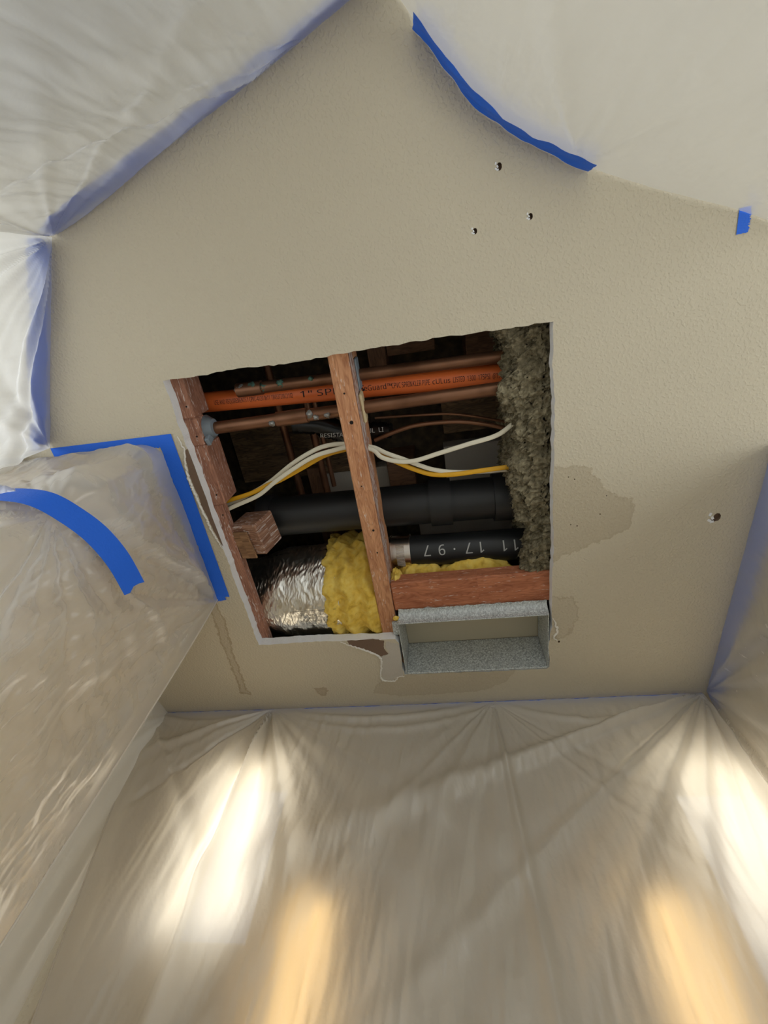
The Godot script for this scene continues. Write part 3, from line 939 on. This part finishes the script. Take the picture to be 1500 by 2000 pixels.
func cables() -> void:
	cable(curve([P(-0.679, 1.060, 0.492), P(-0.585, 1.066, 0.464), P(-0.510, 1.072, 0.442), P(-0.456, 1.076, 0.411), P(-0.404, 1.078, 0.384), P(-0.336, 1.078, 0.354), P(-0.280, 1.078, 0.343), P(-0.225, 1.076, 0.338), P(-0.178, 1.074, 0.352), P(-0.158, 1.074, 0.375), P(-0.120, 1.075, 0.391), P(-0.076, 1.075, 0.395), P(-0.015, 1.075, 0.383), P(0.059, 1.075, 0.368), P(0.130, 1.075, 0.354), P(0.173, 1.075, 0.328), P(0.227, 1.075, 0.297)]), 0.0058, 0.003, M.white_cable, "white cable that sags then rises to the mineral wool, uppermost at right")
	cable(curve([P(-0.690, 1.090, 0.482), P(-0.593, 1.090, 0.460), P(-0.521, 1.092, 0.435), P(-0.485, 1.092, 0.419), P(-0.459, 1.092, 0.405), P(-0.405, 1.092, 0.373), P(-0.354, 1.092, 0.349), P(-0.306, 1.092, 0.334), P(-0.251, 1.090, 0.333), P(-0.180, 1.088, 0.350), P(-0.147, 1.088, 0.370), P(-0.100, 1.089, 0.395), P(-0.063, 1.090, 0.416), P(-0.027, 1.090, 0.432), P(0.025, 1.094, 0.446), P(0.103, 1.100, 0.455), P(0.175, 1.104, 0.458), P(0.233, 1.104, 0.460)]), 0.0058, 0.003, M.white_cable, "white cable running just above the yellow cable on both sides")
	cable(curve([P(-0.679, 1.082, 0.463), P(-0.586, 1.082, 0.448), P(-0.528, 1.082, 0.436), P(-0.477, 1.084, 0.419), P(-0.445, 1.090, 0.412), P(-0.380, 1.097, 0.388), P(-0.314, 1.100, 0.362), P(-0.266, 1.100, 0.353), P(-0.218, 1.100, 0.350), P(-0.173, 1.098, 0.366), P(-0.122, 1.096, 0.402), P(-0.065, 1.096, 0.434), P(-0.028, 1.090, 0.445), P(0.024, 1.085, 0.448), P(0.089, 1.083, 0.445), P(0.172, 1.083, 0.443), P(0.228, 1.083, 0.446)]), 0.0062, 0.0032, M.yellow_cable, "yellow sheathed cable passing behind the middle joist")

func flexible_duct() -> void:
	# crinkled foil jacket of an insulated duct, lying across the left bay
	var o := thing("insulated_duct", "crinkled silver foil insulated air duct in hole's lower left corner", "duct", P(-0.5, 1.035, 0.842))
	var nz := noise(111, 1.0, 3)
	var fine := noise(113, 1.0, 2)
	fine.fractal_type = FastNoiseLite.FRACTAL_RIDGED
	var nu := 260
	var nv := 200
	var pts := PackedVector3Array()
	for j in nv:
		var ang := TAU * j / (nv - 1)
		for i in nu:
			var x := -0.72 + 0.37 * i / (nu - 1)
			var d := Vector3(0, sin(ang), cos(ang))
			var r := 0.146 - 0.03 * smoothstep(-0.52, -0.66, x) + 0.004 * nz.get_noise_2d(x * 12.0, ang * 2.0)
			r += 0.0022 * fine.get_noise_3d(x * 40.0 + nz.get_noise_2d(ang * 3.0, x * 10.0) * 0.5, d.y * 2.2, d.z * 2.2) + 0.0007 * fine.get_noise_3d(x * 120.0, d.y * 7.0, d.z * 7.0)
			pts.append(P(x, 1.182, 0.842) + d * r)
	var mb := MB.new()
	mb.grid(pts, nu, nv)
	for i in mb.n.size():
		var rad := mb.v[i] - P(mb.v[i].x, 1.182, 0.842)
		if mb.n[i].dot(rad) < 0.0:
			mb.n[i] = -mb.n[i]
	part("foil_jacket", mb, M.foil, o)
	# printed notice: a ruled box with lines of small type
	var face := Vector3(0, -0.9995, 0.03).normalized()
	for k in 4:
		print_on_pipe(o, "printed_lettering", ["INSULATION DUCT WRAP", "TESTED AND LISTED UL 181", "SURFACE BURNING CHARACTERISTICS", "DO NOT USE NEAR OPEN FLAME"][k], 0.007, [0.075, 0.09, 0.115, 0.105][k], P(-0.475, 1.182, 0.842), Vector3(1, 0, 0), Vector3(0, -cos(0.07 * (k - 1.5)), -sin(0.07 * (k - 1.5)) + 0.0).normalized(), 0.1545, M.ink)
	var ruled := MB.new()
	for s in [[-0.5, -0.36, -0.2], [-0.5, -0.36, 0.16]]:
		for i in 24:
			var x0 := lerpf(s[0], s[1], i / 24.0)
			var d := Vector3(0, -cos(s[2]), -sin(s[2]))
			ruled.box(Transform3D(Basis(Vector3.RIGHT, -d, Vector3.RIGHT.cross(-d)), P(x0 + 0.003, 1.182, 0.842) + d * 0.1545), Vector3(0.0062, 0.0006, 0.0012), 0.0002)
	for i in 20:
		var ang := lerpf(-0.2, 0.16, i / 19.0)
		var d := Vector3(0, -cos(ang), -sin(ang))
		ruled.box(Transform3D(Basis(Vector3.RIGHT, -d, Vector3.RIGHT.cross(-d)), P(-0.5, 1.182, 0.842) + d * 0.1545), Vector3(0.0012, 0.0006, 0.0033), 0.0002)
	part("printed_frame", ruled, M.ink, o)
	# collar of yellow glass wool where the jacket is pulled back
	o = thing("glass_wool", "yellow fibreglass wrap bulging around foil duct, left of middle joist", "insulation", P(-0.3, 1.03, 0.842), "yellow fibreglass")
	pts = PackedVector3Array()
	nu = 120
	nv = 220
	var big := noise(115, 1.0, 4)
	for j in nv:
		var ang := TAU * j / (nv - 1)
		var d := Vector3(0, sin(ang), cos(ang))
		for i in nu:
			var s := float(i) / (nu - 1)
			var x := -0.395 + 0.158 * s + 0.022 * big.get_noise_2d(d.y * 3.0 + 9.0, d.z * 3.0) * (1.0 - s) + 0.004 * big.get_noise_2d(d.y * 40.0, d.z * 40.0) * (1.0 - s)
			var fold := sin((s * 2.6 + 0.5 * big.get_noise_2d(d.y * 1.5, d.z * 1.5) + 0.3 * d.z) * TAU)
			var r := 0.17 + 0.009 * fold * smoothstep(0.0, 0.25, s) + 0.008 * big.get_noise_3d(x * 7.0, d.y * 1.6, d.z * 1.6) + 0.0018 * big.get_noise_3d(x * 60.0, d.y * 7.0, d.z * 7.0)
			r -= 0.05 * smoothstep(0.04, 0.0, s)
			pts.append(P(x, 1.196, 0.845) + d * r)
	mb = MB.new()
	mb.grid(pts, nu, nv)
	for i in mb.n.size():
		if mb.n[i].dot(mb.v[i] - P(mb.v[i].x, 1.196, 0.845)) < 0.0:
			mb.n[i] = -mb.n[i]
	part("wool", mb, M.yellow_wool, o)
	tufts(o, "loose_fibres", mb, M.yellow_fibre, 900, 0.012, 117, func(p: Vector3) -> bool: return p.x < -0.37 or p.y < EYE + 1.06)
	# two pillows of the same wool behind the header, and a scrap by the duct flange
	for q in [[P(-0.11, 1.135, 0.805), Vector3(0.075, 0.05, 0.075), 121, "smaller yellow fibreglass tuft behind header, beside the middle joist"], [P(0.06, 1.14, 0.815), Vector3(0.11, 0.06, 0.085), 123, "larger yellow fibreglass pillow behind header, below date-marked pipe"], [P(-0.184, 1.016, 0.848), Vector3(0.009, 0.006, 0.007), 125, "tiny yellow fibreglass scrap at the duct flange's left corner"], [P(-0.172, 1.07, 0.77), Vector3(0.02, 0.035, 0.05), 127, "torn yellow fibreglass wisp between middle joist and header end"]]:
		blob("glass_wool", q[0], q[1], q[2], M.yellow_wool, q[3], "insulation", "yellow fibreglass")

func blob(called: String, at: Vector3, size: Vector3, sd: int, m: Material, label: String, category: String, group: String) -> void:
	var nz := noise(sd, 1.0, 4)
	var pts := PackedVector3Array()
	for j in 33:
		for i in 65:
			var th := PI * j / 32.0
			var ph := TAU * i / 64.0
			var d := Vector3(sin(th) * cos(ph), cos(th), sin(th) * sin(ph))
			pts.append(at + d * size * (1.0 + 0.28 * nz.get_noise_3d(d.x * 1.5, d.y * 1.5, d.z * 1.5) + 0.08 * nz.get_noise_3d(d.x * 9.0, d.y * 9.0, d.z * 9.0)))
	var mb := MB.new()
	mb.grid(pts, 65, 33)
	for i in mb.n.size():
		if mb.n[i].dot(mb.v[i] - at) < 0.0:
			mb.n[i] = -mb.n[i]
	single(called, mb, m, at, label, category, group)

# short curved fibres standing out of a surface: one uncountable part
func tufts(parent: Node3D, called: String, src: MB, m: Material, count: int, long: float, sd: int, keep: Callable) -> void:
	var r := RandomNumberGenerator.new()
	r.seed = sd
	var mb := MB.new()
	var made := 0
	var tries := 0
	while made < count and tries < count * 30:
		tries += 1
		var i := r.randi_range(0, src.v.size() - 1)
		var p := src.v[i]
		if not keep.call(p):
			continue
		made += 1
		var dir := (src.n[i] * 0.5 + Vector3(r.randf_range(-1, 1), r.randf_range(-1, 1), r.randf_range(-1, 1))).normalized()
		var bend := Vector3(r.randf_range(-1, 1), r.randf_range(-1, 1), r.randf_range(-1, 1)) * 0.6
		var l := long * r.randf_range(0.4, 1.2)
		var side := dir.cross(Vector3(0.3, 0.5, 0.8)).normalized() * r.randf_range(0.00025, 0.0006)
		var last := []
		for k in 4:
			var s := k / 3.0
			var c := p + dir * l * s + bend * l * s * s * 0.5
			var w := side * (1.0 - s * 0.8)
			var nn := side.cross(dir).normalized()
			var row := [mb.vert(c - w, nn), mb.vert(c + w, nn)]
			if k > 0:
				mb.quad(last[0], last[1], row[1], row[0])
			last = row
	var o := part(called, mb, m, parent)
	o.set_meta("kind", "stuff")

func mineral_wool() -> void:
	var o := thing("mineral_wool", "shaggy grey-brown mineral wool batt along the hole's right edge", "insulation", P(0.22, 1.02, 0.4))
	var nz := noise(131, 1.0, 4)
	var ridge := noise(133, 1.0, 3)
	ridge.fractal_type = FastNoiseLite.FRACTAL_RIDGED
	var nu := 150
	var nv := 330
	var pts := PackedVector3Array()
	for j in nv:
		var f := 0.02 + 0.79 * j / (nv - 1)
		var left := 0.172 + 0.035 * smoothstep(0.56, 0.6, f) + 0.012 * nz.get_noise_1d(f * 9.0) - 0.012 * smoothstep(0.2, 0.1, f)
		for i in nu:
			var s := float(i) / (nu - 1)
			# profile: along the underside towards the left, round the corner, then up
			var x: float
			var h: float
			if s < 0.42:
				x = lerpf(0.33, left + 0.02, s / 0.42); h = 1.056
			elif s < 0.58:
				var a := (s - 0.42) / 0.16 * PI / 2.0
				x = left + 0.02 - 0.02 * sin(a); h = 1.076 - 0.02 * cos(a)
			else:
				x = left + 0.02 * (s - 0.58); h = lerpf(1.076, 1.32, (s - 0.58) / 0.42)
			var q := Vector3(x, h, f)
			var disp := 0.04 * nz.get_noise_3dv(q * 9.0) + 0.026 * ridge.get_noise_3dv(q * 15.0) + 0.011 * ridge.get_noise_3dv(q * 70.0 + Vector3(5, 0, 0))
			var out := Vector3(-0.75, -0.65, 0) if s > 0.3 else Vector3(-0.2, -0.6, 0)
			var e := Vector3(nz.get_noise_3dv(q * 50.0 + Vector3(30, 0, 0)), nz.get_noise_3dv(q * 50.0 + Vector3(0, 30, 0)), nz.get_noise_3dv(q * 50.0 + Vector3(0, 0, 30))) * 0.006
			q += out * disp + e
			q.y = maxf(q.y, 1.0315)
			pts.append(P(q.x, q.y, q.z))
	var mb := MB.new()
	mb.grid(pts, nu, nv)
	for i in mb.n.size():
		if mb.n[i].dot(Vector3(-0.75, -0.65, 0.0)) < 0.0:
			mb.n[i] = -mb.n[i]
	part("batt", mb, M.rockwool, o)
	tufts(o, "loose_fibres", mb, M.rock_fibre, 3500, 0.013, 137, func(p: Vector3) -> bool: return p.x < 0.25 and p.y < EYE + 1.25)

func duct_boot() -> void:
	var o := thing("duct_boot", "open galvanised sheet metal duct boot in the hole's lower right corner", "duct", P(0.03, 1.0, 0.95))
	var g := 0.0025
	var x0 := -0.178
	var x1 := 0.238
	var f0 := 0.852
	var f1 := 1.052
	part("front_panel", box_at(P(x0, 0.992, f0 - g), P(x1, 1.13, f0), 0.0008), M.galv, o)
	part("rear_panel", box_at(P(x0, 1.0, f1), P(x1, 1.13, f1 + g), 0.0008), M.galv, o)
	part("side_panel", box_at(P(x0 - g, 0.998, f0), P(x0, 1.13, f1), 0.0008), M.galv, o)
	part("side_panel", box_at(P(x1, 1.0, f0), P(x1 + g, 1.13, f1), 0.0008), M.galv, o)
	part("top_panel", box_at(P(x0, 1.13, f0), P(x1, 1.13 + g, f1), 0.0008), M.galv_reflection, o)
	# hammered flange turned out over the header
	var nz := noise(141, 1.0, 3)
	var pts := PackedVector3Array()
	for j in 9:
		var f := lerpf(f0, 0.826, j / 8.0)
		for i in 110:
			var x := lerpf(-0.176, 0.24, i / 109.0)
			var lip := 0.003 * sin(clampf(j / 2.0, 0.0, 1.0) * PI)
			pts.append(P(x, 1.0265 - 0.024 * pow(1.0 - j / 8.0, 3.0) - lip + 0.0014 * nz.get_noise_2d(x * 60.0, f * 60.0), f + (0.003 * nz.get_noise_1d(x * 40.0) if j == 8 else 0.0)))
	var mb := MB.new()
	mb.grid(pts, 110, 9, Vector3.DOWN)
	part("flange", mb, M.galv, o)
	part("corner_tab", box_at(P(-0.2, 1.016, 0.865), P(x0 - g, 1.026, 0.912), 0.002), M.galv, o)
	part("rear_rim", box_at(P(x0, 0.998, f1 - 0.003), P(x1, 1.003, f1 + g), 0.001), M.galv, o)
	for k in 12:
		pipe_part("rivet", P(-0.14 + k * 0.031, 1.0015, f1 - 0.0075), P(-0.14 + k * 0.031, 1.0015, f1 - 0.002), 0.0028, M.galv, o, 8)

# ---------------------------------------------------------------- plastic film and tape
# top edge of a sheet as a line on the ceiling, resampled by length
class Edge:
	var p := PackedVector2Array()
	var run := PackedFloat32Array()
	func _init(list: Array, round_it := true) -> void:
		var c := Curve2D.new()
		c.bake_interval = 0.01
		for i in list.size():
			var a: Array = list[maxi(i - 1, 0)]
			var b: Array = list[mini(i + 1, list.size() - 1)]
			var t := Vector2(b[0] - a[0], b[1] - a[1]) / 6.0
			if not round_it:
				t = Vector2.ZERO
			c.add_point(Vector2(list[i][0], list[i][1]), -t, t)
		p = c.get_baked_points()
		run.append(0.0)
		for i in range(1, p.size()):
			run.append(run[i - 1] + p[i].distance_to(p[i - 1]))
	func length() -> float:
		return run[run.size() - 1]
	func at(s: float) -> Vector2:
		s = clampf(s, 0.0, length())
		var i := clampi(run.bsearch(s), 1, p.size() - 1)
		return p[i - 1].lerp(p[i], (s - run[i - 1]) / maxf(run[i] - run[i - 1], 1e-6))
	func across(s: float) -> Vector2:   # left-hand normal
		var d := (at(s + 0.02) - at(s - 0.02)).normalized()
		return Vector2(-d.y, d.x)

# one hanging sheet. o: inward (+1/-1 which side of the edge line the room is), long, flare (outwards per metre down), lean0/lean1 (shift of the side edges per metre down),
# gap (stand-off at the top), belly, pinches [[s, y, [[angle, width, height], ...], reach]], swags [[s0, s1, depth]], crease, seed
func film_mesh(e: Edge, o: Dictionary, nu: int, nv: int) -> MB:
	var nz := noise(o.seed, 1.0, 4)
	var rg := noise(o.seed + 1, 1.0, 3)
	rg.fractal_type = FastNoiseLite.FRACTAL_RIDGED
	var total := e.length()
	var pts := PackedVector3Array()
	var crease: float = o.get("crease", 0.003)
	var belly: float = o.get("belly", 0.03)
	var gap: float = o.get("gap", 0.006)
	var drop: float = o.get("drop", 0.003)
	for j in nv:
		var y: float = o.long * pow(float(j) / (nv - 1), 1.7)
		for i in nu:
			var s := lerpf(o.get("lean0", 0.0) * y, total + o.get("lean1", 0.0) * y, float(i) / (nu - 1))
			var d: float = gap + belly * (1.0 - exp(-y / 0.25))
			for pn in o.get("pinches", []):
				var dx: float = s - pn[0]
				var dy: float = y - pn[1]
				var r := sqrt(dx * dx + dy * dy)
				var ang := atan2(dx, dy)
				var k: float = r / (r + 0.1) * exp(-r / pn[3])
				for f in pn[2]:
					var da := absf(wrapf(ang - f[0], -PI, PI))
					if da < f[1] * 3.5:
						d += f[2] * k * exp(-(da / f[1]) * (da / f[1]))
			for sw in o.get("swags", []):
				var mid: float = (sw[0] + sw[1]) / 2.0
				var half: float = (sw[1] - sw[0]) / 2.0
				var x: float = (s - mid) / half
				if absf(x) < 1.0:
					var yc: float = sw[2] * (1.0 - x * x)
					var dd := (y - yc) / 0.012
					d += sw[3] * exp(-dd * dd) * (1.0 - x * x)
			var soft := smoothstep(0.0, 0.08, y)
			var crumple: float = o.get("crumple", 0.0)
			d += crease * soft * (2.2 * nz.get_noise_2d(s * 5.0, y * 1.5) + 0.9 * rg.get_noise_2d(s * 16.0 + y * 1.5, y * 2.5) + 0.2 * rg.get_noise_2d(s * 60.0, y * 6.0))
			if crumple > 0.0:
				d += crumple * soft * (rg.get_noise_2d(s * 2.2 + y * 1.2, y * 2.6 - s * 0.8) + 0.5 * nz.get_noise_2d(s * 9.0 - y * 3.0, y * 7.0))
			var edge0: float = s - o.get("lean0", 0.0) * y
			var edge1: float = total + o.get("lean1", 0.0) * y - s
			if o.has("taut"):
				var rest: float = gap + belly * (1.0 - exp(-y / 0.25))
				d = lerpf(rest, d, smoothstep(0.0, 0.07, minf(edge0 if o.taut != 1 else 9.0, edge1 if o.taut != 0 else 9.0)))
			var sc := clampf(s, 0.0, total)
			var b := e.at(sc)
			var q: Vector2 = e.across(sc) * float(o.inward)
			var along := Vector2(q.y, -q.x) * float(o.inward)
			b += along * (s - sc)
			b += q * (d - o.get("flare", 0.0) * y)
			var top := drop + 0.0025 * nz.get_noise_1d(s * 20.0)
			pts.append(P(b.x, CEIL - top - y, b.y))
	var mb := MB.new()
	mb.grid(pts, nu, nv)
	return mb

# the rolled hem down one side of a sheet
func hem(sheet: MeshInstance3D, mb: MB, nu: int, nv: int, column: int, m: Material) -> void:
	var path := PackedVector3Array()
	for j in nv:
		path.append(mb.v[j * nu + column])
	var t := MB.new()
	t.tube(path, const_r(0.0022), 8)
	part("hem", t, m, sheet)

# folds fanned out from a gathered point
func fan(sd: int, count: int, from: float, to: float, high: float, width := 0.05) -> Array:
	var r := RandomNumberGenerator.new()
	r.seed = sd
	var a := []
	for k in count:
		a.append([lerpf(from, to, (k + r.randf_range(0.2, 0.8)) / count), width * r.randf_range(0.5, 1.5), high * r.randf_range(-0.6, 1.0)])
	return a

# strip of tape laid along an edge line, hanging down the wall or sheet from the ceiling
func tape_down(e: Edge, s0: float, s1: float, inward: float, off: float, wide: float, label: String, wave := 0.002) -> void:
	var nz := noise(151, 1.0, 2)
	var pts := PackedVector3Array()
	var n := maxi(8, int((s1 - s0) / 0.008))
	for j in 6:
		for i in n:
			var s := lerpf(s0, s1, float(i) / (n - 1))
			var b := e.at(s) + e.across(s) * inward * (off + wave * nz.get_noise_2d(s * 14.0, j * 0.8))
			pts.append(P(b.x, CEIL - 0.0006 - wide * j / 5.0 + (0.0015 * nz.get_noise_1d(s * 30.0) if j == 5 else 0.0), b.y))
	var mb := MB.new()
	mb.grid(pts, n, 6)
	var mid := e.at((s0 + s1) / 2.0)
	single("masking_tape", mb, M.tape, P(mid.x, CEIL, mid.y), label, "tape", "blue masking tape")

# strip of tape stuck flat under the ceiling
func tape_flat(a: Vector2, b: Vector2, wide: float, side: float, label: String, below := 0.0012) -> void:
	var d := (b - a).normalized()
	var w := Vector2(-d.y, d.x) * side
	var nz := noise(153, 1.0, 2)
	var pts := PackedVector3Array()
	for j in 6:
		for i in 60:
			var q := a.lerp(b, i / 59.0) + w * wide * j / 5.0
			if j == 5:
				q += w * 0.004 * nz.get_noise_1d(i * 0.35)
			if i == 59:
				q += d * 0.003 * nz.get_noise_1d(j * 3.0)
			pts.append(P(q.x, CEIL - below - 0.0008 * absf(nz.get_noise_2d(i * 0.5, j * 2.0)), q.y))
	var mb := MB.new()
	mb.grid(pts, 60, 6, Vector3.DOWN)
	single("masking_tape", mb, M.tape, P((a.x + b.x) / 2, CEIL, (a.y + b.y) / 2), label, "tape", "blue masking tape")

func films() -> void:
	# far wall
	var far := Edge.new([[-1.085, 1.178], [-0.65, 1.181], [0.1, 1.181], [0.672, 1.176]])
	tape_down(far, 0.0, far.length(), -1.0, -0.006, 0.02, "long blue tape strip along the far wall's top", 0.001)
	var mb := film_mesh(far, {"inward": -1, "long": 2.42, "seed": 201, "belly": 0.05, "gap": 0.0, "lean0": 0.28, "lean1": -0.02, "crease": 0.0035, "taut": 0, "drop": 0.0065,
		"pinches": [
			[0.0, 0.0, fan(301, 6, 0.3, 1.3, 0.02, 0.06), 1.0],
			[0.436, 0.0, fan(302, 13, -1.2, 1.25, 0.035, 0.07) + [[0.02, 0.035, 0.05], [-0.1, 0.06, -0.03], [0.16, 0.07, -0.02]], 1.2],
			[1.16, 0.0, fan(303, 9, -1.0, 0.9, 0.02, 0.05) + [[0.03, 0.03, 0.03]], 1.2],
			[1.755, 0.0, fan(304, 12, -1.25, 0.0, 0.05, 0.05), 1.0]],
		"swags": [[0.45, 1.15, 0.055, 0.01], [0.44, 1.2, 0.1, 0.008], [1.17, 1.75, 0.09, 0.008], [0.02, 0.43, 0.05, 0.006]]}, 420, 300)
	hem(single("plastic_film", mb, M.film, P(-0.2, 0.3, 1.15), "wide milky plastic film hung over the far wall, folds fanning from its taped top", "plastic film", "plastic film sheets"), mb, 420, 300, 0, M.film)
	# right-hand wall
	var right := Edge.new([[0.685, 1.174], [0.69, 0.95], [0.697, 0.7], [0.703, 0.47], [0.704, 0.42]])
	mb = film_mesh(right, {"inward": -1, "long": 2.42, "seed": 211, "belly": 0.03, "gap": 0.002, "flare": 0.0, "crease": 0.003,
		"pinches": [[0.0, 0.0, fan(311, 9, 0.1, 1.3, 0.035, 0.06), 1.0]]}, 200, 160)
	single("plastic_film", mb, M.film_right, P(0.69, 0.3, 0.6), "plastic film hanging at right, behind the broad blue tape strip", "plastic film", "plastic film sheets")
	tape_down(right, 0.0, right.length(), -1.0, -0.004, 0.075, "broad blue tape strip down the right side to the far corner", 0.003)
	# overhead behind the camera, right
	var br := Edge.new([[-0.045, -0.445], [0.0, -0.405], [0.035, -0.356], [0.136, -0.237], [0.281, -0.146], [0.386, -0.097], [0.492, -0.055], [0.556, -0.03], [0.66, 0.02]])
	mb = film_mesh(br, {"inward": 1, "long": 1.45, "seed": 221, "belly": -0.02, "gap": 0.0, "flare": 0.16, "crease": 0.0025,
		"pinches": [[0.11, 0.0, fan(321, 4, -0.6, 0.9, 0.012, 0.12), 0.8], [0.45, 0.0, fan(322, 4, -0.9, 1.2, 0.012, 0.1), 0.8]]}, 160, 160)
	single("plastic_film", mb, M.film_back, P(0.3, 0.3, -0.2), "smooth bright plastic film across the upper right, curved along its taped edge", "plastic film", "plastic film sheets")
	tape_down(br, 0.1, 0.47, 1.0, 0.006, 0.046, "curved deep blue tape strip on the upper right film's edge", 0.004)
	# scrap of tape at the right end of that sheet
	tape_flat(Vector2(0.556, -0.033), Vector2(0.558, 0.008), 0.02, -1.0, "small torn blue tape scrap on ceiling at far right film end")
	# overhead behind the camera, left
	var bl := Edge.new([[-0.735, -0.2], [-0.5, -0.277], [-0.25, -0.358], [-0.02, -0.44]])
	mb = film_mesh(bl, {"inward": 1, "long": 2.42, "seed": 231, "belly": 0.02, "gap": 0.0, "flare": 0.0, "crease": 0.003,
		"pinches": [[0.0, 0.0, fan(331, 9, 0.1, 1.5, 0.03, 0.09), 0.9], [0.6, 0.0, fan(332, 5, -1.4, -0.4, 0.02, 0.1), 0.9]]}, 200, 160)
	single("plastic_film", mb, M.film_wall, P(-0.4, 0.3, -0.3), "plastic film across the upper left with pale blue taped lower edge", "plastic film", "plastic film sheets")
	tape_down(bl, 0.0, bl.length(), 1.0, -0.004, 0.06, "blue tape strip seen faintly through the upper left film", 0.003)
	# left
	var lf := Edge.new([[-0.972, 0.222], [-0.9, 0.09], [-0.81, -0.07], [-0.738, -0.198]])
	mb = film_mesh(lf, {"inward": 1, "long": 1.5, "seed": 241, "belly": 0.0, "gap": 0.0, "flare": 0.06, "crease": 0.002,
		"pinches": [[0.0, 0.0, fan(341, 9, 0.0, 1.35, 0.03, 0.08), 0.7], [0.48, 0.0, fan(342, 9, -1.4, -0.2, 0.035, 0.07), 0.7]]}, 160, 160)
	single("plastic_film", mb, M.film_soft, P(-0.85, 0.3, 0.0), "bright backlit plastic film at the left picture edge, with blue tape showing through", "plastic film", "plastic film sheets")
	tape_down(lf, 0.01, lf.length() - 0.01, 1.0, -0.014, 0.052, "blue tape strip seen through the bright left film", 0.004)
	# in the left alcove, behind the cabinet
	var al := Edge.new([[-1.09, 0.76], [-1.085, 0.85], [-1.07, 1.0], [-1.03, 1.188]])
	mb = film_mesh(al, {"inward": -1, "long": 2.42, "seed": 261, "belly": 0.02, "gap": 0.0, "flare": -0.09, "crease": 0.003,
		"pinches": [[0.44, 0.0, fan(361, 5, -0.9, 0.0, 0.02, 0.06), 1.0]]}, 80, 120)
	single("plastic_film", mb, M.film, P(-1.08, 0.3, 0.9), "narrow plastic film hanging in gap between wrapped cabinet and far film", "plastic film", "plastic film sheets")
	# wrapped round the tall cabinet
	var tent := Edge.new([[-1.09, 0.236], [-0.965, 0.246], [-0.75, 0.248], [-0.69, 0.262], [-0.682, 0.31], [-0.684, 0.5], [-0.69, 0.722]])
	var corner := 0.405
	mb = film_mesh(tent, {"inward": -1, "long": 2.42, "seed": 251, "belly": 0.02, "gap": 0.0, "crease": 0.004, "crumple": 0.012, "drop": 0.004, "taut": 1,
		"pinches": [
			[0.125, 0.0, fan(351, 9, -1.2, 1.5, 0.03, 0.08), 0.5],
			[corner, 0.37, fan(352, 22, -PI, PI, 0.04, 0.06), 0.35],
			[tent.length(), 0.01, fan(353, 9, -1.5, -0.1, 0.05, 0.06) + [[-1.05, 0.06, 0.06]], 0.6]]}, 330, 300)
	hem(single("plastic_film", mb, M.film_clear, P(-0.8, 0.0, 0.4), "crinkled clear plastic film wrapped round the tall cabinet at left", "plastic film", "plastic film sheets"), mb, 330, 300, 329, M.film)
	tape_flat(Vector2(-0.974, 0.2235), Vector2(-0.645, 0.2275), 0.03, 1.0, "blue tape strip on ceiling along cabinet's near end, at the left film corner")
	tape_flat(Vector2(-0.644, 0.2275), Vector2(-0.651, 0.716), 0.04, 1.0, "blue tape strip on ceiling between the cabinet film and the hole", 0.002)
	tape_flat(Vector2(-0.665, 0.706), Vector2(-0.722, 0.71), 0.02, -1.0, "short blue tape tab at the cabinet film's taped corner by the stain", 0.003)
	# loose end of tape tied round the wrapped cabinet
	var path := [[-0.96, 0.652, 0.215], [-0.8, 0.65, 0.212], [-0.72, 0.63, 0.21], [-0.672, 0.628, 0.224], [-0.648, 0.64, 0.262], [-0.63, 0.652, 0.31], [-0.62, 0.66, 0.37], [-0.622, 0.667, 0.44]]
	var mid := []
	for q in path:
		mid.append(P(q[0], q[1], q[2]))
	var line := curve(mid, 0.006)
	var pts := PackedVector3Array()
	for j in 5:
		for i in line.size():
			var k := float(i) / (line.size() - 1)
			var tw := Vector3(0.25 * k, 1.0, 0.0).normalized()
			pts.append(line[i] + tw * (j / 4.0 - 0.5) * 0.048 + Vector3(0.0, 0.0, -0.004 * sin(j * 2.0) if i == line.size() - 1 else 0.0))
	mb = MB.new()
	mb.grid(pts, line.size(), 5)
	single("masking_tape", mb, M.tape, P(-0.66, 0.63, 0.25), "loose blue tape end curling across the film-wrapped cabinet", "tape", "blue masking tape")

func cabinet() -> void:
	var o := thing("tall_cabinet", "tall pale wood cabinet seen dimly inside crinkled plastic at left", "cabinet", P(-0.91, -EYE, 0.5))
	part("body", box_at(P(-1.1, -EYE, 0.31), P(-0.745, 0.9, 0.7), 0.004, 1), M.maple, o)
	part("door", box_at(P(-0.745, -EYE + 0.1, 0.318), P(-0.727, 0.86, 0.692), 0.004, 1, Vector2(0.2, 0.3)), M.maple, o)
	part("crown", box_at(P(-1.1, 0.9, 0.295), P(-0.726, 0.955, 0.708), 0.006, 2), M.maple, o)
	part("gap_shade_strip", box_at(P(-1.1, 0.955, 0.272), P(-0.708, 0.966, 0.714), 0.002, 2), M.gap_shade, o)  # dark strip standing in for the shaded gap between crown and ceiling

func _ready() -> void:
	view_and_light()
	materials()
	shell()
	films()
	cabinet()
	added_lamp(-0.366, 0.33, "added warm lamp glowing behind the far film, left of centre")
	added_lamp(0.337, 0.35, "added warm lamp glowing behind the far film, right of centre")
	lumber()
	flexible_duct()
	duct_boot()
	mineral_wool()
	plumbing()
	cables()
